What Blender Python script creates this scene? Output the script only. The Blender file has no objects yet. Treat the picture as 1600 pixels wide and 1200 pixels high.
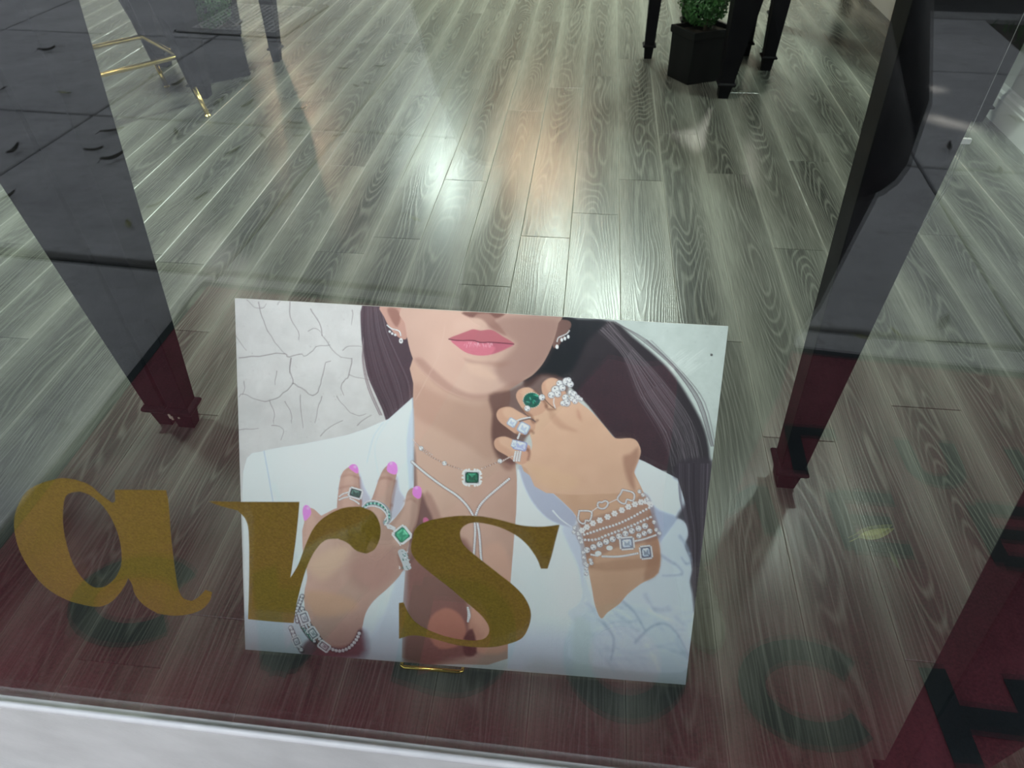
import bpy, math, random
import numpy as np
from mathutils import Vector, Matrix
random.seed(7); rng = np.random.default_rng(7)
PI = math.pi
SC = bpy.context.scene
COL = SC.collection

# ------------------------------------------------------------------ camera, sky, sun, exposure
cam_d = bpy.data.cameras.new('camera'); cam = bpy.data.objects.new('camera', cam_d); COL.objects.link(cam)
cam_d.sensor_width = 36; cam_d.lens = 36*1025/1600; cam_d.clip_start = .02; cam_d.clip_end = 200
cam_d.dof.use_dof = True; cam_d.dof.focus_distance = 1.15; cam_d.dof.aperture_fstop = 9.0
F_ = Vector((-0.08689553, 0.7128496, -0.6959128)); R_ = Vector((0.99385234, 0.11013761, -0.01127984)); U_ = Vector((-0.06860534, 0.69261473, 0.7180377))
M = Matrix(((R_.x, U_.x, -F_.x, 0), (R_.y, U_.y, -F_.y, -.303), (R_.z, U_.z, -F_.z, 1.1408), (0, 0, 0, 1)))
cam.matrix_world = M
SC.camera = cam
world = bpy.data.worlds.new('sky'); SC.world = world; world.use_nodes = True
wn = world.node_tree.nodes; wl = world.node_tree.links
bg = wn['Background']; bg.inputs['Strength'].default_value = 1.75
_sky = wn.new('ShaderNodeTexSky'); _sky.sky_type = 'NISHITA'; _sky.sun_disc = False
_sky.sun_elevation = math.radians(52); _sky.sun_rotation = math.radians(160); _sky.dust_density = 2.5; _sky.ozone_density = 1.0
_mx = wn.new('ShaderNodeMix'); _mx.data_type = 'RGBA'; _mx.inputs[0].default_value = .55
_sc = wn.new('ShaderNodeVectorMath'); _sc.operation = 'SCALE'; _sc.inputs['Scale'].default_value = .30
wl.new(_sky.outputs[0], _sc.inputs[0]); wl.new(_sc.outputs[0], _mx.inputs[6]); _mx.inputs[7].default_value = (1.55, 1.55, 1.53, 1)
wl.new(_mx.outputs[2], bg.inputs['Color'])
SUN_DIR = Vector((.25, -.75, 1.15)).normalized()          # towards the sun
sun_d = bpy.data.lights.new('sun', 'SUN'); sun_d.energy = 9.0; sun_d.angle = math.radians(.53); sun_d.color = (1, .93, .82)
sun = bpy.data.objects.new('sun', sun_d); COL.objects.link(sun)
sun.rotation_euler = SUN_DIR.to_track_quat('Z', 'Y').to_euler()
SC.view_settings.view_transform = 'Standard'; SC.view_settings.look = 'None'
SC.view_settings.exposure = 0.0; SC.view_settings.gamma = 1.0; SC.view_settings.use_curve_mapping = False
SC.cycles.use_denoising = True
SC.cycles.max_bounces = 8; SC.cycles.diffuse_bounces = 4; SC.cycles.glossy_bounces = 5; SC.cycles.transparent_max_bounces = 16
SC.cycles.caustics_reflective = False; SC.cycles.caustics_refractive = False; SC.cycles.sample_clamp_indirect = 4

LAMP_K = 1.10; ADDED_SPOT_W = 18.0
PR_SUB, PR_GAIN = .0, 1.22          # print densities
# ceiling lights of the shop: (x, y, z, radius, watts, colour)
WARM = (1, .62, .36); COOL = (.86, 1, .90); NEUT = (1, .95, .86)
LAMPS = [(-.20, 4.9, 2.4, .10, 30, COOL), (.35, 4.6, 2.7, .12, 45, COOL), (-.6, 7.2, 2.7, .07, 13, WARM), (-.24, 7.2, 2.7, .06, 10, WARM), (-.85, 7.7, 2.7, .07, 9, WARM),
         (-3.55, 7.6, 2.5, .06, 11, WARM), (-1.7, 7.1, 2.7, .14, 45, COOL), (-3.3, 4.6, 2.7, .12, 5, NEUT), (1.35, 2.3, 2.7, .10, 10, COOL),
         (-2.3, 1.3, 2.7, .12, 22, COOL), (-.2, 2.0, 2.7, .10, 12, NEUT), (1.2, 6.5, 2.7, .12, 40, NEUT)]

# ------------------------------------------------------------------ helpers
ORG = {}
def org(o): return ORG.get(o.name, Vector((0, 0, 0))) if o else Vector((0, 0, 0))
class MB:
    def __init__(s): s.v = []; s.f = []; s.m = []; s.mi = 0
    def add(s, vs, fs):
        n = len(s.v); s.v += [tuple(v) for v in vs]; s.f += [tuple(i+n for i in f) for f in fs]; s.m += [s.mi]*len(fs); return s
    def box(s, x0, x1, y0, y1, z0, z1):
        return s.hexa([(x0,y0,z0),(x1,y0,z0),(x1,y1,z0),(x0,y1,z0)], [(x0,y0,z1),(x1,y0,z1),(x1,y1,z1),(x0,y1,z1)])
    def hexa(s, b, t):
        return s.add(list(b)+list(t), [(3,2,1,0),(4,5,6,7),(0,1,5,4),(1,2,6,5),(2,3,7,6),(3,0,4,7)])
    def loft(s, rings, cap0=True, cap1=True, closed=True):
        n = len(rings[0]); vs = [p for r in rings for p in r]; fs = []
        for i in range(len(rings)-1):
            for j in range(n if closed else n-1):
                k = (j+1) % n
                fs.append((i*n+j, i*n+k, (i+1)*n+k, (i+1)*n+j))
        if cap0: fs.append(tuple(range(n-1, -1, -1)))
        if cap1: fs.append(tuple(range((len(rings)-1)*n, len(rings)*n)))
        return s.add(vs, fs)
    def tube(s, path, r, n=10, caps=True):
        path = [Vector(p) for p in path]; rings = []
        rs = r if isinstance(r, (list, tuple)) else [r]*len(path)
        up = None
        for i, p in enumerate(path):
            d = (path[min(i+1, len(path)-1)] - path[max(i-1, 0)]).normalized()
            if up is None: up = d.orthogonal().normalized()
            up = (up - d*up.dot(d))
            up = up.normalized() if up.length > 1e-6 else d.orthogonal().normalized()
            w = d.cross(up)
            rings.append([p + (up*math.cos(2*PI*k/n) + w*math.sin(2*PI*k/n))*rs[i] for k in range(n)])
        return s.loft(rings, caps, caps)
    def lathe(s, prof, c, n=20):
        return s.loft([[(c[0]+r*math.cos(2*PI*k/n), c[1]+r*math.sin(2*PI*k/n), c[2]+z) for k in range(n)] for r, z in prof])
    def prism(s, pts, z0, z1, axis='z', holes=None):
        a = [(x, y, z0) for x, y in pts]; b = [(x, y, z1) for x, y in pts]
        n = len(pts)
        return s.add(a+b, [tuple(range(n-1, -1, -1)), tuple(range(n, 2*n))] + [(i, (i+1) % n, n+(i+1) % n, n+i) for i in range(n)])
    def mesh(s, name, mat, o=Vector((0, 0, 0)), smooth=False):
        me = bpy.data.meshes.new(name)
        me.from_pydata([(x-o[0], y-o[1], z-o[2]) for x, y, z in s.v], [], s.f)
        for m in (mat if isinstance(mat, (list, tuple)) else [mat]): me.materials.append(m)
        me.polygons.foreach_set('material_index', s.m)
        if smooth: me.polygons.foreach_set('use_smooth', [True]*len(me.polygons))
        me.update(); return me
    def build(s, name, mat, parent=None, smooth=False, loc=None, rot=None):
        base = org(parent) if loc is None else Vector((0, 0, 0))
        me = s.mesh(name, mat, base, smooth)
        o = bpy.data.objects.new(name, me); COL.objects.link(o)
        if parent: o.parent = parent
        ORG[o.name] = base
        if loc is not None: o.location = loc
        if rot is not None: o.rotation_euler = rot
        return o
def tag(o, label=None, cat=None, group=None, kind=None):
    if label: o['label'] = label
    if cat: o['category'] = cat
    if group: o['group'] = group
    if kind: o['kind'] = kind
    return o
def thing(name, loc, label, cat, group=None, rot=0):
    o = bpy.data.objects.new(name, None); COL.objects.link(o); o.location = loc; o.empty_display_size = .05
    o.rotation_euler = (0, 0, rot)
    ORG[o.name] = Vector(loc); return tag(o, label, cat, group)
def local(name, loc, label, cat, group=None, rot=0):       # parts authored in the thing's own frame
    o = thing(name, loc, label, cat, group, rot); ORG[o.name] = Vector((0, 0, 0)); return o
def bevel(o, w, seg=2):
    m = o.modifiers.new('b', 'BEVEL'); m.width = w; m.segments = seg; m.limit_method = 'ANGLE'; return o
def copy_tree(o, parent=None):
    c = o.copy(); COL.objects.link(c); c.parent = parent
    if parent: c.matrix_parent_inverse = o.matrix_parent_inverse
    for ch in [x for x in bpy.data.objects if x.parent == o]: copy_tree(ch, c)
    return c
def sm(pts, n=3, closed=True):        # Catmull-Rom smoothing of a 2-D outline
    P = [np.array(p, float) for p in pts]; N = len(P); out = []
    rngi = range(N if closed else N-1)
    for i in rngi:
        if closed: p0, p1, p2, p3 = P[i-1], P[i], P[(i+1) % N], P[(i+2) % N]
        else: p0, p1, p2, p3 = P[max(i-1, 0)], P[i], P[i+1], P[min(i+2, N-1)]
        for k in range(n):
            t = k/n
            out.append(.5*((2*p1)+(-p0+p2)*t+(2*p0-5*p1+4*p2-p3)*t*t+(-p0+3*p1-3*p2+p3)*t**3))
    if not closed: out.append(P[-1])
    return [tuple(float(c) for c in p) for p in out]

# ------------------------------------------------------------------ materials
def mat(name, col=(.5, .5, .5), rough=.5, metal=0, spec=.5, coat=0):
    m = bpy.data.materials.new(name); m.use_nodes = True; b = m.node_tree.nodes['Principled BSDF']
    b.inputs['Base Color'].default_value = (*col, 1); b.inputs['Roughness'].default_value = rough
    b.inputs['Metallic'].default_value = metal; b.inputs['Specular IOR Level'].default_value = spec
    b.inputs['Coat Weight'].default_value = coat
    return m
class NT:
    def __init__(s, m): s.m = m; s.n = m.node_tree.nodes; s.l = m.node_tree.links; s.b = s.n['Principled BSDF']
    def N(s, t, **k):
        n = s.n.new('ShaderNode'+t)
        for a, v in k.items(): setattr(n, a, v)
        return n
    def set(s, sock, v):
        if hasattr(v, 'is_linked') or hasattr(v, 'links'): s.l.new(v, sock)
        elif isinstance(v, tuple) and len(v) == 3 and sock.type == 'RGBA': sock.default_value = (*v, 1)
        else: sock.default_value = v
    def math(s, op, a, b=None, c=None, clamp=False):
        n = s.N('Math', operation=op, use_clamp=clamp); s.set(n.inputs[0], a)
        if b is not None: s.set(n.inputs[1], b)
        if c is not None: s.set(n.inputs[2], c)
        return n.outputs[0]
    def vmath(s, op, a, b):
        n = s.N('VectorMath', operation=op); s.set(n.inputs[0], a)
        if op == 'SCALE': s.set(n.inputs['Scale'], b)
        else: s.set(n.inputs[1], b)
        return n.outputs[0]
    def noise(s, vec, scale, detail=3, rough=.5, dist=0):
        n = s.N('TexNoise'); s.l.new(vec, n.inputs['Vector']); n.inputs['Scale'].default_value = scale
        n.inputs['Detail'].default_value = detail; n.inputs['Roughness'].default_value = rough; n.inputs['Distortion'].default_value = dist
        return n.outputs['Fac']
    def mix(s, f, a, b, mode='MIX'):
        n = s.N('Mix', data_type='RGBA', blend_type=mode); s.set(n.inputs[0], f); s.set(n.inputs[6], a); s.set(n.inputs[7], b); return n.outputs[2]
    def rng(s, v, a, b, c=0., d=1.):
        n = s.N('MapRange'); s.set(n.inputs[0], v); n.inputs[1].default_value = a; n.inputs[2].default_value = b
        n.inputs[3].default_value = c; n.inputs[4].default_value = d; return n.outputs[0]
    def bump(s, h, strength, dist=.001):
        n = s.N('Bump'); n.inputs['Strength'].default_value = strength; n.inputs['Distance'].default_value = dist
        s.l.new(h, n.inputs['Height']); s.l.new(n.outputs[0], s.b.inputs['Normal'])
    def obj(s): return s.N('TexCoord').outputs['Object']
    def rand(s): return s.N('ObjectInfo').outputs['Random']

def mottled(name, c1, c2, scale=6, rough=.6, bumps=.2, bscale=40, metal=0, spec=.5, dist=.002):
    m = mat(name, c1, rough, metal, spec); t = NT(m); o = t.obj()
    t.l.new(t.mix(t.rng(t.noise(o, scale, 4), .35, .65), c1, c2), t.b.inputs['Base Color'])
    if bumps: t.bump(t.noise(o, bscale, 3), bumps, dist)
    return m

PW = .16
def wood_floor():
    m = mat('grey oak plank', rough=.3, spec=.5); t = NT(m); o = t.obj()
    sep = t.N('SeparateXYZ'); t.l.new(o, sep.inputs[0])
    r = t.rand(); off = t.math('MULTIPLY', r, 57.0)
    comb = t.N('CombineXYZ'); t.l.new(t.math('ADD', sep.outputs[0], off), comb.inputs[0]); t.l.new(t.math('ADD', sep.outputs[1], t.math('MULTIPLY', r, 131.)), comb.inputs[1]); t.l.new(off, comb.inputs[2])
    v = comb.outputs[0]
    ax0 = t.math('ABSOLUTE', t.math('DIVIDE', sep.outputs[0], PW))
    ax = t.math('ABSOLUTE', t.math('DIVIDE', t.math('ADD', sep.outputs[0], t.math('MULTIPLY', t.math('SUBTRACT', r, .5), .045)), PW))   # 0 heart of the plank .. .5 edge
    st = t.vmath('MULTIPLY', v, (5.0, .70, 1)); big = t.noise(st, 1.5, 1.0, .4)
    wob = t.noise(t.vmath('MULTIPLY', v, (26, 9, 1)), 1.0, 2)
    ph = t.math('ADD', t.math('MULTIPLY', big, 26.0), t.math('ADD', t.math('MULTIPLY', t.math('MULTIPLY', ax, ax), 26.0), t.math('MULTIPLY', wob, .55)))
    saw = t.math('FRACT', ph); ring = t.rng(t.math('ABSOLUTE', t.math('SUBTRACT', saw, .5)), .26, .47)     # thin pale lines between rings
    fine = t.noise(t.vmath('MULTIPLY', v, (330, 8, 1)), 1.0, 1, .5)
    cloud = t.rng(t.noise(t.vmath('MULTIPLY', v, (6, .8, 1)), 1.0, 2), .34, .66)
    edge = t.math('SMOOTH_MIN', t.rng(ax, .08, .50), 1.0, .2)
    edge = t.math('POWER', t.math('MAXIMUM', edge, 0.0), 1.4)
    light = t.math('ADD', t.math('MULTIPLY', edge, .60), t.math('MULTIPLY', cloud, .45), clamp=True)
    base = t.mix(light, (.046, .049, .042), (.205, .211, .180))
    inner = t.math('SUBTRACT', 1.0, t.math('MULTIPLY', edge, .85))
    base = t.mix(t.math('MULTIPLY', inner, .30), base, (.030, .032, .028))
    base = t.mix(t.math('MULTIPLY', ring, t.math('MULTIPLY', inner, .52)), base, (.20, .208, .178))
    base = t.mix(t.math('MULTIPLY', t.rng(fine, .5, .75), .26), base, (.30, .31, .27))
    base = t.mix(t.math('MULTIPLY', t.rng(fine, .5, .25), .34), base, (.035, .037, .032))
    base = t.mix(t.math('MULTIPLY', t.rng(ax0, .476, .486), .8), base, (.25, .26, .225))  # pale edge line paints the bevel highlight along the seams
    t.l.new(base, t.b.inputs['Base Color'])
    t.b.inputs['Roughness'].default_value = .26
    t.bump(ring, .25, .0004)
    return m
M_FLOOR = wood_floor()
M_SUB = mat('dark subfloor', (.03, .03, .028), .9)
M_WALL = mottled('painted wall', (.52, .53, .50), (.48, .49, .46), 2, .6, .05)
M_CEIL = mat('ceiling paint', (.16, .16, .16), .8)
M_BASE = mat('white gloss paint', (.78, .79, .77), .3)
M_BLACK = mottled('black lacquer wood', (.005, .005, .0065), (.009, .009, .0105), 9, .5, .08, 30, spec=.06)
M_SATIN = mottled('charcoal satin panel', (.008, .009, .009), (.012, .013, .013), 5, .5, .06, 60, spec=.12)
M_CHIP = mat('bare chipped wood', (.5, .42, .34), .7)
M_GOLD = mottled('brushed brass', (.80, .62, .25), (.72, .55, .20), 30, .25, .03, 200, metal=1)
M_BRASS = mottled('polished gold', (.95, .70, .18), (.85, .60, .14), 12, .16, .02, 90, metal=1)
M_SOIL = mottled('soil', (.02, .016, .012), (.04, .03, .02), 40, .9, .6, 90)
M_FOIL = mottled('boxwood leaves', (.025, .11, .022), (.06, .20, .045), 18, .42, .1, 80)
M_STEM = mat('brown twig', (.07, .05, .03), .8)
def concrete():
    m = mat('sidewalk concrete', rough=.9); t = NT(m); o = t.obj(); r = t.rand()
    v = t.vmath('ADD', o, t.N('CombineXYZ').outputs[0])
    a = t.rng(t.noise(o, 3.5, 5, .6), .3, .7); b = t.rng(t.noise(o, 70, 3, .7), .3, .75)
    c = t.mix(a, (.235, .235, .242), (.41, .41, .412)); c = t.mix(t.math('MULTIPLY', b, .5), c, (.22, .22, .225)); c = t.mix(t.math('MULTIPLY', t.rng(t.noise(t.vmath('MULTIPLY', o, (1, 3, 1)), 9, 4, .7), .5, .72), .6), c, (.17, .17, .172))
    s = t.rng(t.noise(o, 14, 2, .5), .64, .72); c = t.mix(t.math('MULTIPLY', s, .55), c, (.16, .155, .15))
    c = t.mix(t.math('MULTIPLY', r, .16), c, (.42, .42, .42))
    t.l.new(c, t.b.inputs['Base Color']); t.bump(t.noise(o, 180, 3, .7), .5, .002); return m
M_CONC = concrete()
M_JOINT = mat('dirt in joint', (.03, .03, .028), .95)
def carpet(name, c1, c2):
    m = mat(name, rough=.95, spec=.1); t = NT(m); o = t.obj()
    n = t.noise(o, 190, 3, .8); n2 = t.noise(t.vmath('MULTIPLY', o, (1, 1, 1)), 9, 4, .6)
    c = t.mix(t.rng(n, .3, .7), c1, c2); c = t.mix(t.math('MULTIPLY', t.rng(n2, .4, .7), .35), c, tuple(x*1.35 for x in c2))
    t.l.new(c, t.b.inputs['Base Color']); t.bump(n, .9, .004); return m
M_MAT = carpet('maroon carpet mat', (.060, .011, .018), (.235, .058, .078))
M_MATL = carpet('dark green carpet inlay', (.006, .011, .014), (.022, .032, .036))
M_SILL = mottled('weathered white paint', (.69, .70, .69), (.60, .61, .60), 9, .5, .5, 90)
M_SILLB = mottled('glossy white bead', (.84, .85, .86), (.76, .77, .79), 25, .25, .25, 60)
M_FAC = mottled('grey facade paint', (.45, .45, .46), (.40, .40, .41), 4, .7, .2)
M_FRAME = mat('window frame paint', (.74, .75, .76), .4)
M_VINYL = None
def vinyl():
    m = mat('gold vinyl', (.3, .2, .02), .42, 0, .4); t = NT(m); o = t.obj()
    n = t.noise(o, 480, 2, .7)
    t.l.new(t.mix(t.rng(n, .32, .68), (.27, .175, .018), (.47, .31, .040)), t.b.inputs['Base Color']); 
    t.bump(n, .25, .0005); return m
M_VINYL = vinyl()
def glass():
    m = bpy.data.materials.new('shop window glass'); m.use_nodes = True; n = m.node_tree.nodes; l = m.node_tree.links
    n.clear(); out = n.new('ShaderNodeOutputMaterial'); mix = n.new('ShaderNodeMixShader')
    tr = n.new('ShaderNodeBsdfTransparent'); tr.inputs[0].default_value = (.955, .975, .965, 1)
    gl = n.new('ShaderNodeBsdfAnisotropic'); gl.inputs['Roughness'].default_value = 0.0; gl.inputs['Color'].default_value = (1, 1, 1, 1)
    geo = n.new('ShaderNodeNewGeometry'); dot = n.new('ShaderNodeVectorMath'); dot.operation = 'DOT_PRODUCT'
    l.new(geo.outputs['Normal'], dot.inputs[0]); l.new(geo.outputs['Incoming'], dot.inputs[1])
    def M(op, a, b):
        k = n.new('ShaderNodeMath'); k.operation = op
        for i, x in enumerate((a, b)):
            if x is None: continue
            if isinstance(x, (int, float)): k.inputs[i].default_value = x
            else: l.new(x, k.inputs[i])
        return k.outputs[0]
    c = M('ABSOLUTE', dot.outputs['Value'], None); p = M('POWER', M('SUBTRACT', 1.0, c), 5.0)
    fr = M('ADD', M('MULTIPLY', p, .95), GLASS_F0)
    l.new(fr, mix.inputs[0]); l.new(tr.outputs[0], mix.inputs[1]); l.new(gl.outputs[0], mix.inputs[2]); l.new(mix.outputs[0], out.inputs[0])
    return m
GLASS_F0 = .110
M_GLASS = glass()
M_LAWN = mottled('shaded grass', (.03, .075, .02), (.05, .11, .03), 12, .9, .8, 150)
M_KERB = mottled('kerb concrete', (.20, .20, .20), (.28, .28, .28), 6, .85, .3, 80)
M_ROAD = mottled('asphalt', (.035, .035, .037), (.05, .05, .052), 20, .85, .5, 200)
M_IRON = mottled('pale galvanised iron', (.62, .62, .60), (.50, .50, .48), 30, .6, .3, 90)
M_PIT = mat('dark pit', (.01, .01, .01), 1)
def leafmat(name, c1, c2): return mottled(name, c1, c2, 60, .6, .2, 200)
M_LEAFY = leafmat('yellow fallen leaf', (.78, .78, .18), (.62, .66, .14))
M_LEAFD = leafmat('dry dark leaf', (.02, .018, .014), (.05, .042, .03))
M_LEAFG = leafmat('olive fallen leaf', (.20, .20, .05), (.12, .14, .04))
M_TREEL = leafmat('tree leaf', (.05, .10, .03), (.08, .14, .04))
M_BARK = mottled('bark', (.09, .07, .05), (.15, .12, .09), 14, .9, .8, 30)
def cloth():
    m = mat('black cloth', (.011, .011, .013), .75, 0, .3); t = NT(m); o = t.obj()
    t.l.new(t.mix(t.rng(t.noise(t.vmath('MULTIPLY', o, (26, 26, 2.2)), 1, 3), .42, .72), (.006, .006, .008), (.060, .056, .060)), t.b.inputs['Base Color'])  # lighter streaks in the colour paint light caught on hanging folds
    t.bump(t.noise(o, 700, 2), .3, .001); return m
M_CLOTH = cloth()
M_JEAN = mottled('dark olive trousers', (.012, .016, .012), (.022, .026, .020), 10, .85, .3, 500)
M_SKIN = mottled('skin', (.50, .32, .24), (.46, .28, .21), 10, .5, .1, 200)
M_HAIR = mottled('dark brown hair', (.025, .018, .015), (.05, .035, .028), 40, .4, .4, 120)
M_SHOE = mottled('olive tan leather', (.17, .15, .09), (.12, .105, .06), 14, .55, .3, 120)
M_SOLE = mat('jute sole', (.16, .14, .09), .8)
M_PHONE = mat('black phone', (.01, .01, .012), .2)
M_LIP = mat('lip', (.45, .16, .15), .4); M_EYE = mat('eye white', (.8, .8, .78), .3); M_IRIS = mat('dark iris', (.03, .02, .015), .2)
M_CAR = mat('black car paint', (.006, .006, .007), .12, 0, .5, 1)
M_TYRE = mat('tyre rubber', (.012, .012, .012), .8); M_RIM = mat('alloy rim', (.5, .5, .52), .3, 1)
M_CGL = mat('tinted car glass', (.01, .012, .014), .05)
M_CLEAR = mat('clear plastic cord', (.34, .35, .34), .3)
M_FOAM = mat('white foam board edge', (.82, .82, .80), .6)
def emis(name, col, s):
    m = mat(name, col); b = m.node_tree.nodes['Principled BSDF']; b.inputs['Emission Color'].default_value = (*col, 1); b.inputs['Emission Strength'].default_value = s; return m

# ------------------------------------------------------------------ the shop: floor planks
XL, XR, YB, ZC = -3.9, 1.69, 9.6, 2.75
sub = MB().box(XL, XR+.03, .006, YB, -.06, -.014).build('floor', M_SUB); tag(sub, kind='structure')
PL = 1.307
OFFS = {-5: 1.302, -4: .987, -3: .688, -2: .10, -1: .2, 0: .612, 1: 1.274, 2: .251, 3: .414, 4: .67, 5: 1.085, 6: .75, 7: .251, 8: .881, 9: 1.139}
def plank_mesh(w, l):
    b = MB(); c = .0014; g = .0003; h = .014
    def rect(x, y, z): return [(-x, -y, z), (x, -y, z), (x, y, z), (-x, y, z)]
    b.loft([rect(w/2-g, l/2-g, -h), rect(w/2-g, l/2-g, -c*.9), rect(w/2-g-c, l/2-g-c, 0)], False, True)
    return b.mesh('plank', M_FLOOR)
pm = {}
count = 0
x00 = -3.19*PW
for k in range(-22, 14):
    xa = x00+k*PW; xb = xa+PW
    if xb < XL+.02 or xa > XR-.02: continue
    off = OFFS.get(k, (k*.43) % PL); y = off - PL*math.ceil((off-.04)/PL)
    while y < YB:
        a, b_ = max(y, .008), min(y+PL, YB-.01); xa2, xb2 = max(xa, XL+.01), min(xb, XR+.02)
        if b_-a > .06 and xb2-xa2 > .02:
            key = (round(xb2-xa2, 3), round(b_-a, 3))
            if key not in pm: pm[key] = plank_mesh(*key)
            o = bpy.data.objects.new('plank', pm[key]); COL.objects.link(o); o.parent = sub
            o.location = ((xa2+xb2)/2, (a+b_)/2, 0); count += 1
        y += PL
print('planks', count)
# walls, ceiling
tag(MB().box(XR, XR+.12, .02, YB, -.06, ZC).build('wall_right', M_WALL), kind='structure')
tag(MB().box(XL-.12, XL, .02, YB, -.06, ZC).build('wall_left', M_WALL), kind='structure')
tag(MB().box(XL-.12, XR+.12, YB, YB+.12, -.06, ZC).build('wall_back', M_WALL), kind='structure')
tag(MB().box(XL-.12, XR+.12, .02, YB+.12, ZC, ZC+.1).build('ceiling', M_CEIL), kind='structure')
WX0, WX1, WZ1, SZ = -2.3, 1.62, 2.35, .088
wf = MB().box(-6.5, WX0, -.04, .10, -.42, 4).box(WX1, 6.6, -.04, .10, -.42, 4).box(WX0, WX1, -.06, .10, WZ1, 4)
tag(wf.build('wall_front', M_FAC), kind='structure')
def baseboard(name, prof, y0, y1, x):       # profile (offset from the wall, height)
    b = MB(); b.loft([[(x-p, y, z) for p, z in prof] for y in (y0, y1)]); return tag(b.build(name, M_BASE), kind='structure')
prof = [(0, 0), (.016, 0), (.016, .085), (.013, .090), (.013, .105), (.007, .113), (.006, .128), (0, .132)]
baseboard('baseboard_right', prof, .12, YB, XR)
bl = MB(); bl.loft([[(XL+p, y, z) for p, z in prof] for y in (.12, YB)]); tag(bl.build('baseboard_left', M_BASE), kind='structure')
bb = MB(); bb.loft([[(x, YB-p, z) for p, z in prof] for x in (XL, XR)]); tag(bb.build('baseboard_back', M_BASE), kind='structure')
# the white painted bottom rail of the window, down to the pavement, with a rounded bead along the glass
HS = .38; KO = 1+HS/1.1408
sl = MB(); sl.loft([[(x, y, z) for y, z in [(.0045, -HS-.02), (-.008, -HS-.02), (-.008, SZ-.018), (-.007, SZ-.006), (.0045, SZ-.006)]] for x in (WX0-.3, WX1+.3)])
tag(sl.build('trim_1', M_SILL), kind='structure')
bd = MB(); bd.loft([[(x, y, z) for y, z in [(-.0035, SZ-.020), (-.0095, SZ-.020), (-.0115, SZ-.013), (-.0115, SZ-.006), (-.0095, SZ-.001), (-.0060, SZ+.001), (-.0035, SZ)]] for x in (WX0, WX1)])
tag(bd.build('trim_2', M_SILLB, smooth=True), kind='structure')
# window: frame and pane, vinyl letters on the inner face of the pane
fr = MB().box(WX0-.002, WX0+.05, -.03, .05, SZ, WZ1).box(WX1-.05, WX1+.002, -.03, .05, SZ, WZ1).box(WX0+.05, WX1-.05, -.03, .05, WZ1-.05, WZ1+.002)
win = bevel(fr.build('window_1', M_FRAME), .004); tag(win, kind='structure')
MB().box(WX0+.045, WX1-.045, -.003, .003, SZ-.004, WZ1-.045).build('pane', M_GLASS, win)

A_ = [(-443,686),(-431,690),(-418,688),(-410,682),(-406,669),(-401,658),(-396,662),(-389,679),(-366,682),(-339,685),(-345,664),(-361,619),(-378,568),(-394,517),(-400,492),(-399,481),(-392,479),(-380,490),(-366,508),(-360,504),(-370,483),(-387,461),(-407,446),(-428,438),(-447,439),(-456,457),(-456,481),(-449,506),(-448,518),(-458,502),(-477,477),(-497,455),(-517,441),(-533,441),(-552,450),(-563,473),(-562,505),(-553,545),(-538,583),(-520,616),(-499,644),(-478,666),(-458,679)]
AH = [(-436,668),(-425,672),(-418,668),(-413,656),(-413,637),(-417,614),(-425,587),(-436,560),(-448,537),(-466,512),(-485,493),(-498,487),(-503,491),(-505,510),(-500,538),(-489,571),(-474,608),(-458,639),(-445,660)]
RR = [(-304,674),(-278,677),(-220,685),(-235,635),(-253,579),(-262,552),(-247,580),(-230,619),(-215,649),(-199,669),(-182,682),(-167,686),(-157,679),(-154,661),(-157,641),(-165,621),(-174,612),(-183,615),(-189,627),(-197,633),(-210,628),(-224,608),(-239,577),(-254,539),(-271,492),(-284,451),(-310,449),(-337,449),(-308,541),(-284,621),(-278,649),(-281,664),(-296,669)]
SS = [(-127,646),(-123,660),(-114,671),(-100,679),(-83,685),(-65,687),(-48,684),(-31,679),(-14,680),(0,685),(-3,657),(-5,637),(-8,615),(-14,614),(-18,631),(-26,650),(-36,664),(-50,674),(-66,678),(-76,675),(-83,665),(-84,650),(-80,637),(-70,622),(-54,600),(-37,576),(-27,554),(-22,526),(-25,494),(-33,468),(-54,448),(-76,439),(-104,439),(-133,450),(-151,451),(-167,439),(-156,522),(-151,524),(-149,504),(-143,482),(-129,466),(-109,455),(-87,453),(-73,459),(-66,475),(-66,494),(-73,515),(-86,538),(-101,564),(-117,588),(-128,608),(-131,625)]
def flat_shape(name, outlines, thick, material, parent, frame):   # frame maps (u,v,w)->world
    cu = bpy.data.curves.new(name, 'CURVE'); cu.dimensions = '2D'; cu.fill_mode = 'BOTH'; cu.extrude = thick/2
    for pts in outlines:
        sp = cu.splines.new('POLY'); sp.points.add(len(pts)-1); sp.use_cyclic_u = True
        for i, p in enumerate(pts): sp.points[i].co = (p[0], p[1], 0, 1)
    tmp = bpy.data.objects.new('tmp', cu); COL.objects.link(tmp)
    dg = bpy.context.evaluated_depsgraph_get(); me = bpy.data.meshes.new_from_object(tmp.evaluated_get(dg))
    bpy.data.objects.remove(tmp); bpy.data.curves.remove(cu)
    me.transform(frame); me.materials.clear(); me.materials.append(material); me.name = name
    o = bpy.data.objects.new(name, me); COL.objects.link(o)
    if parent: o.parent = parent
    return o
GF = Matrix(((1, 0, 0, 0), (0, 0, 1, .0036), (0, 1, 0, 0), (0, 0, 0, 1)))
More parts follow.
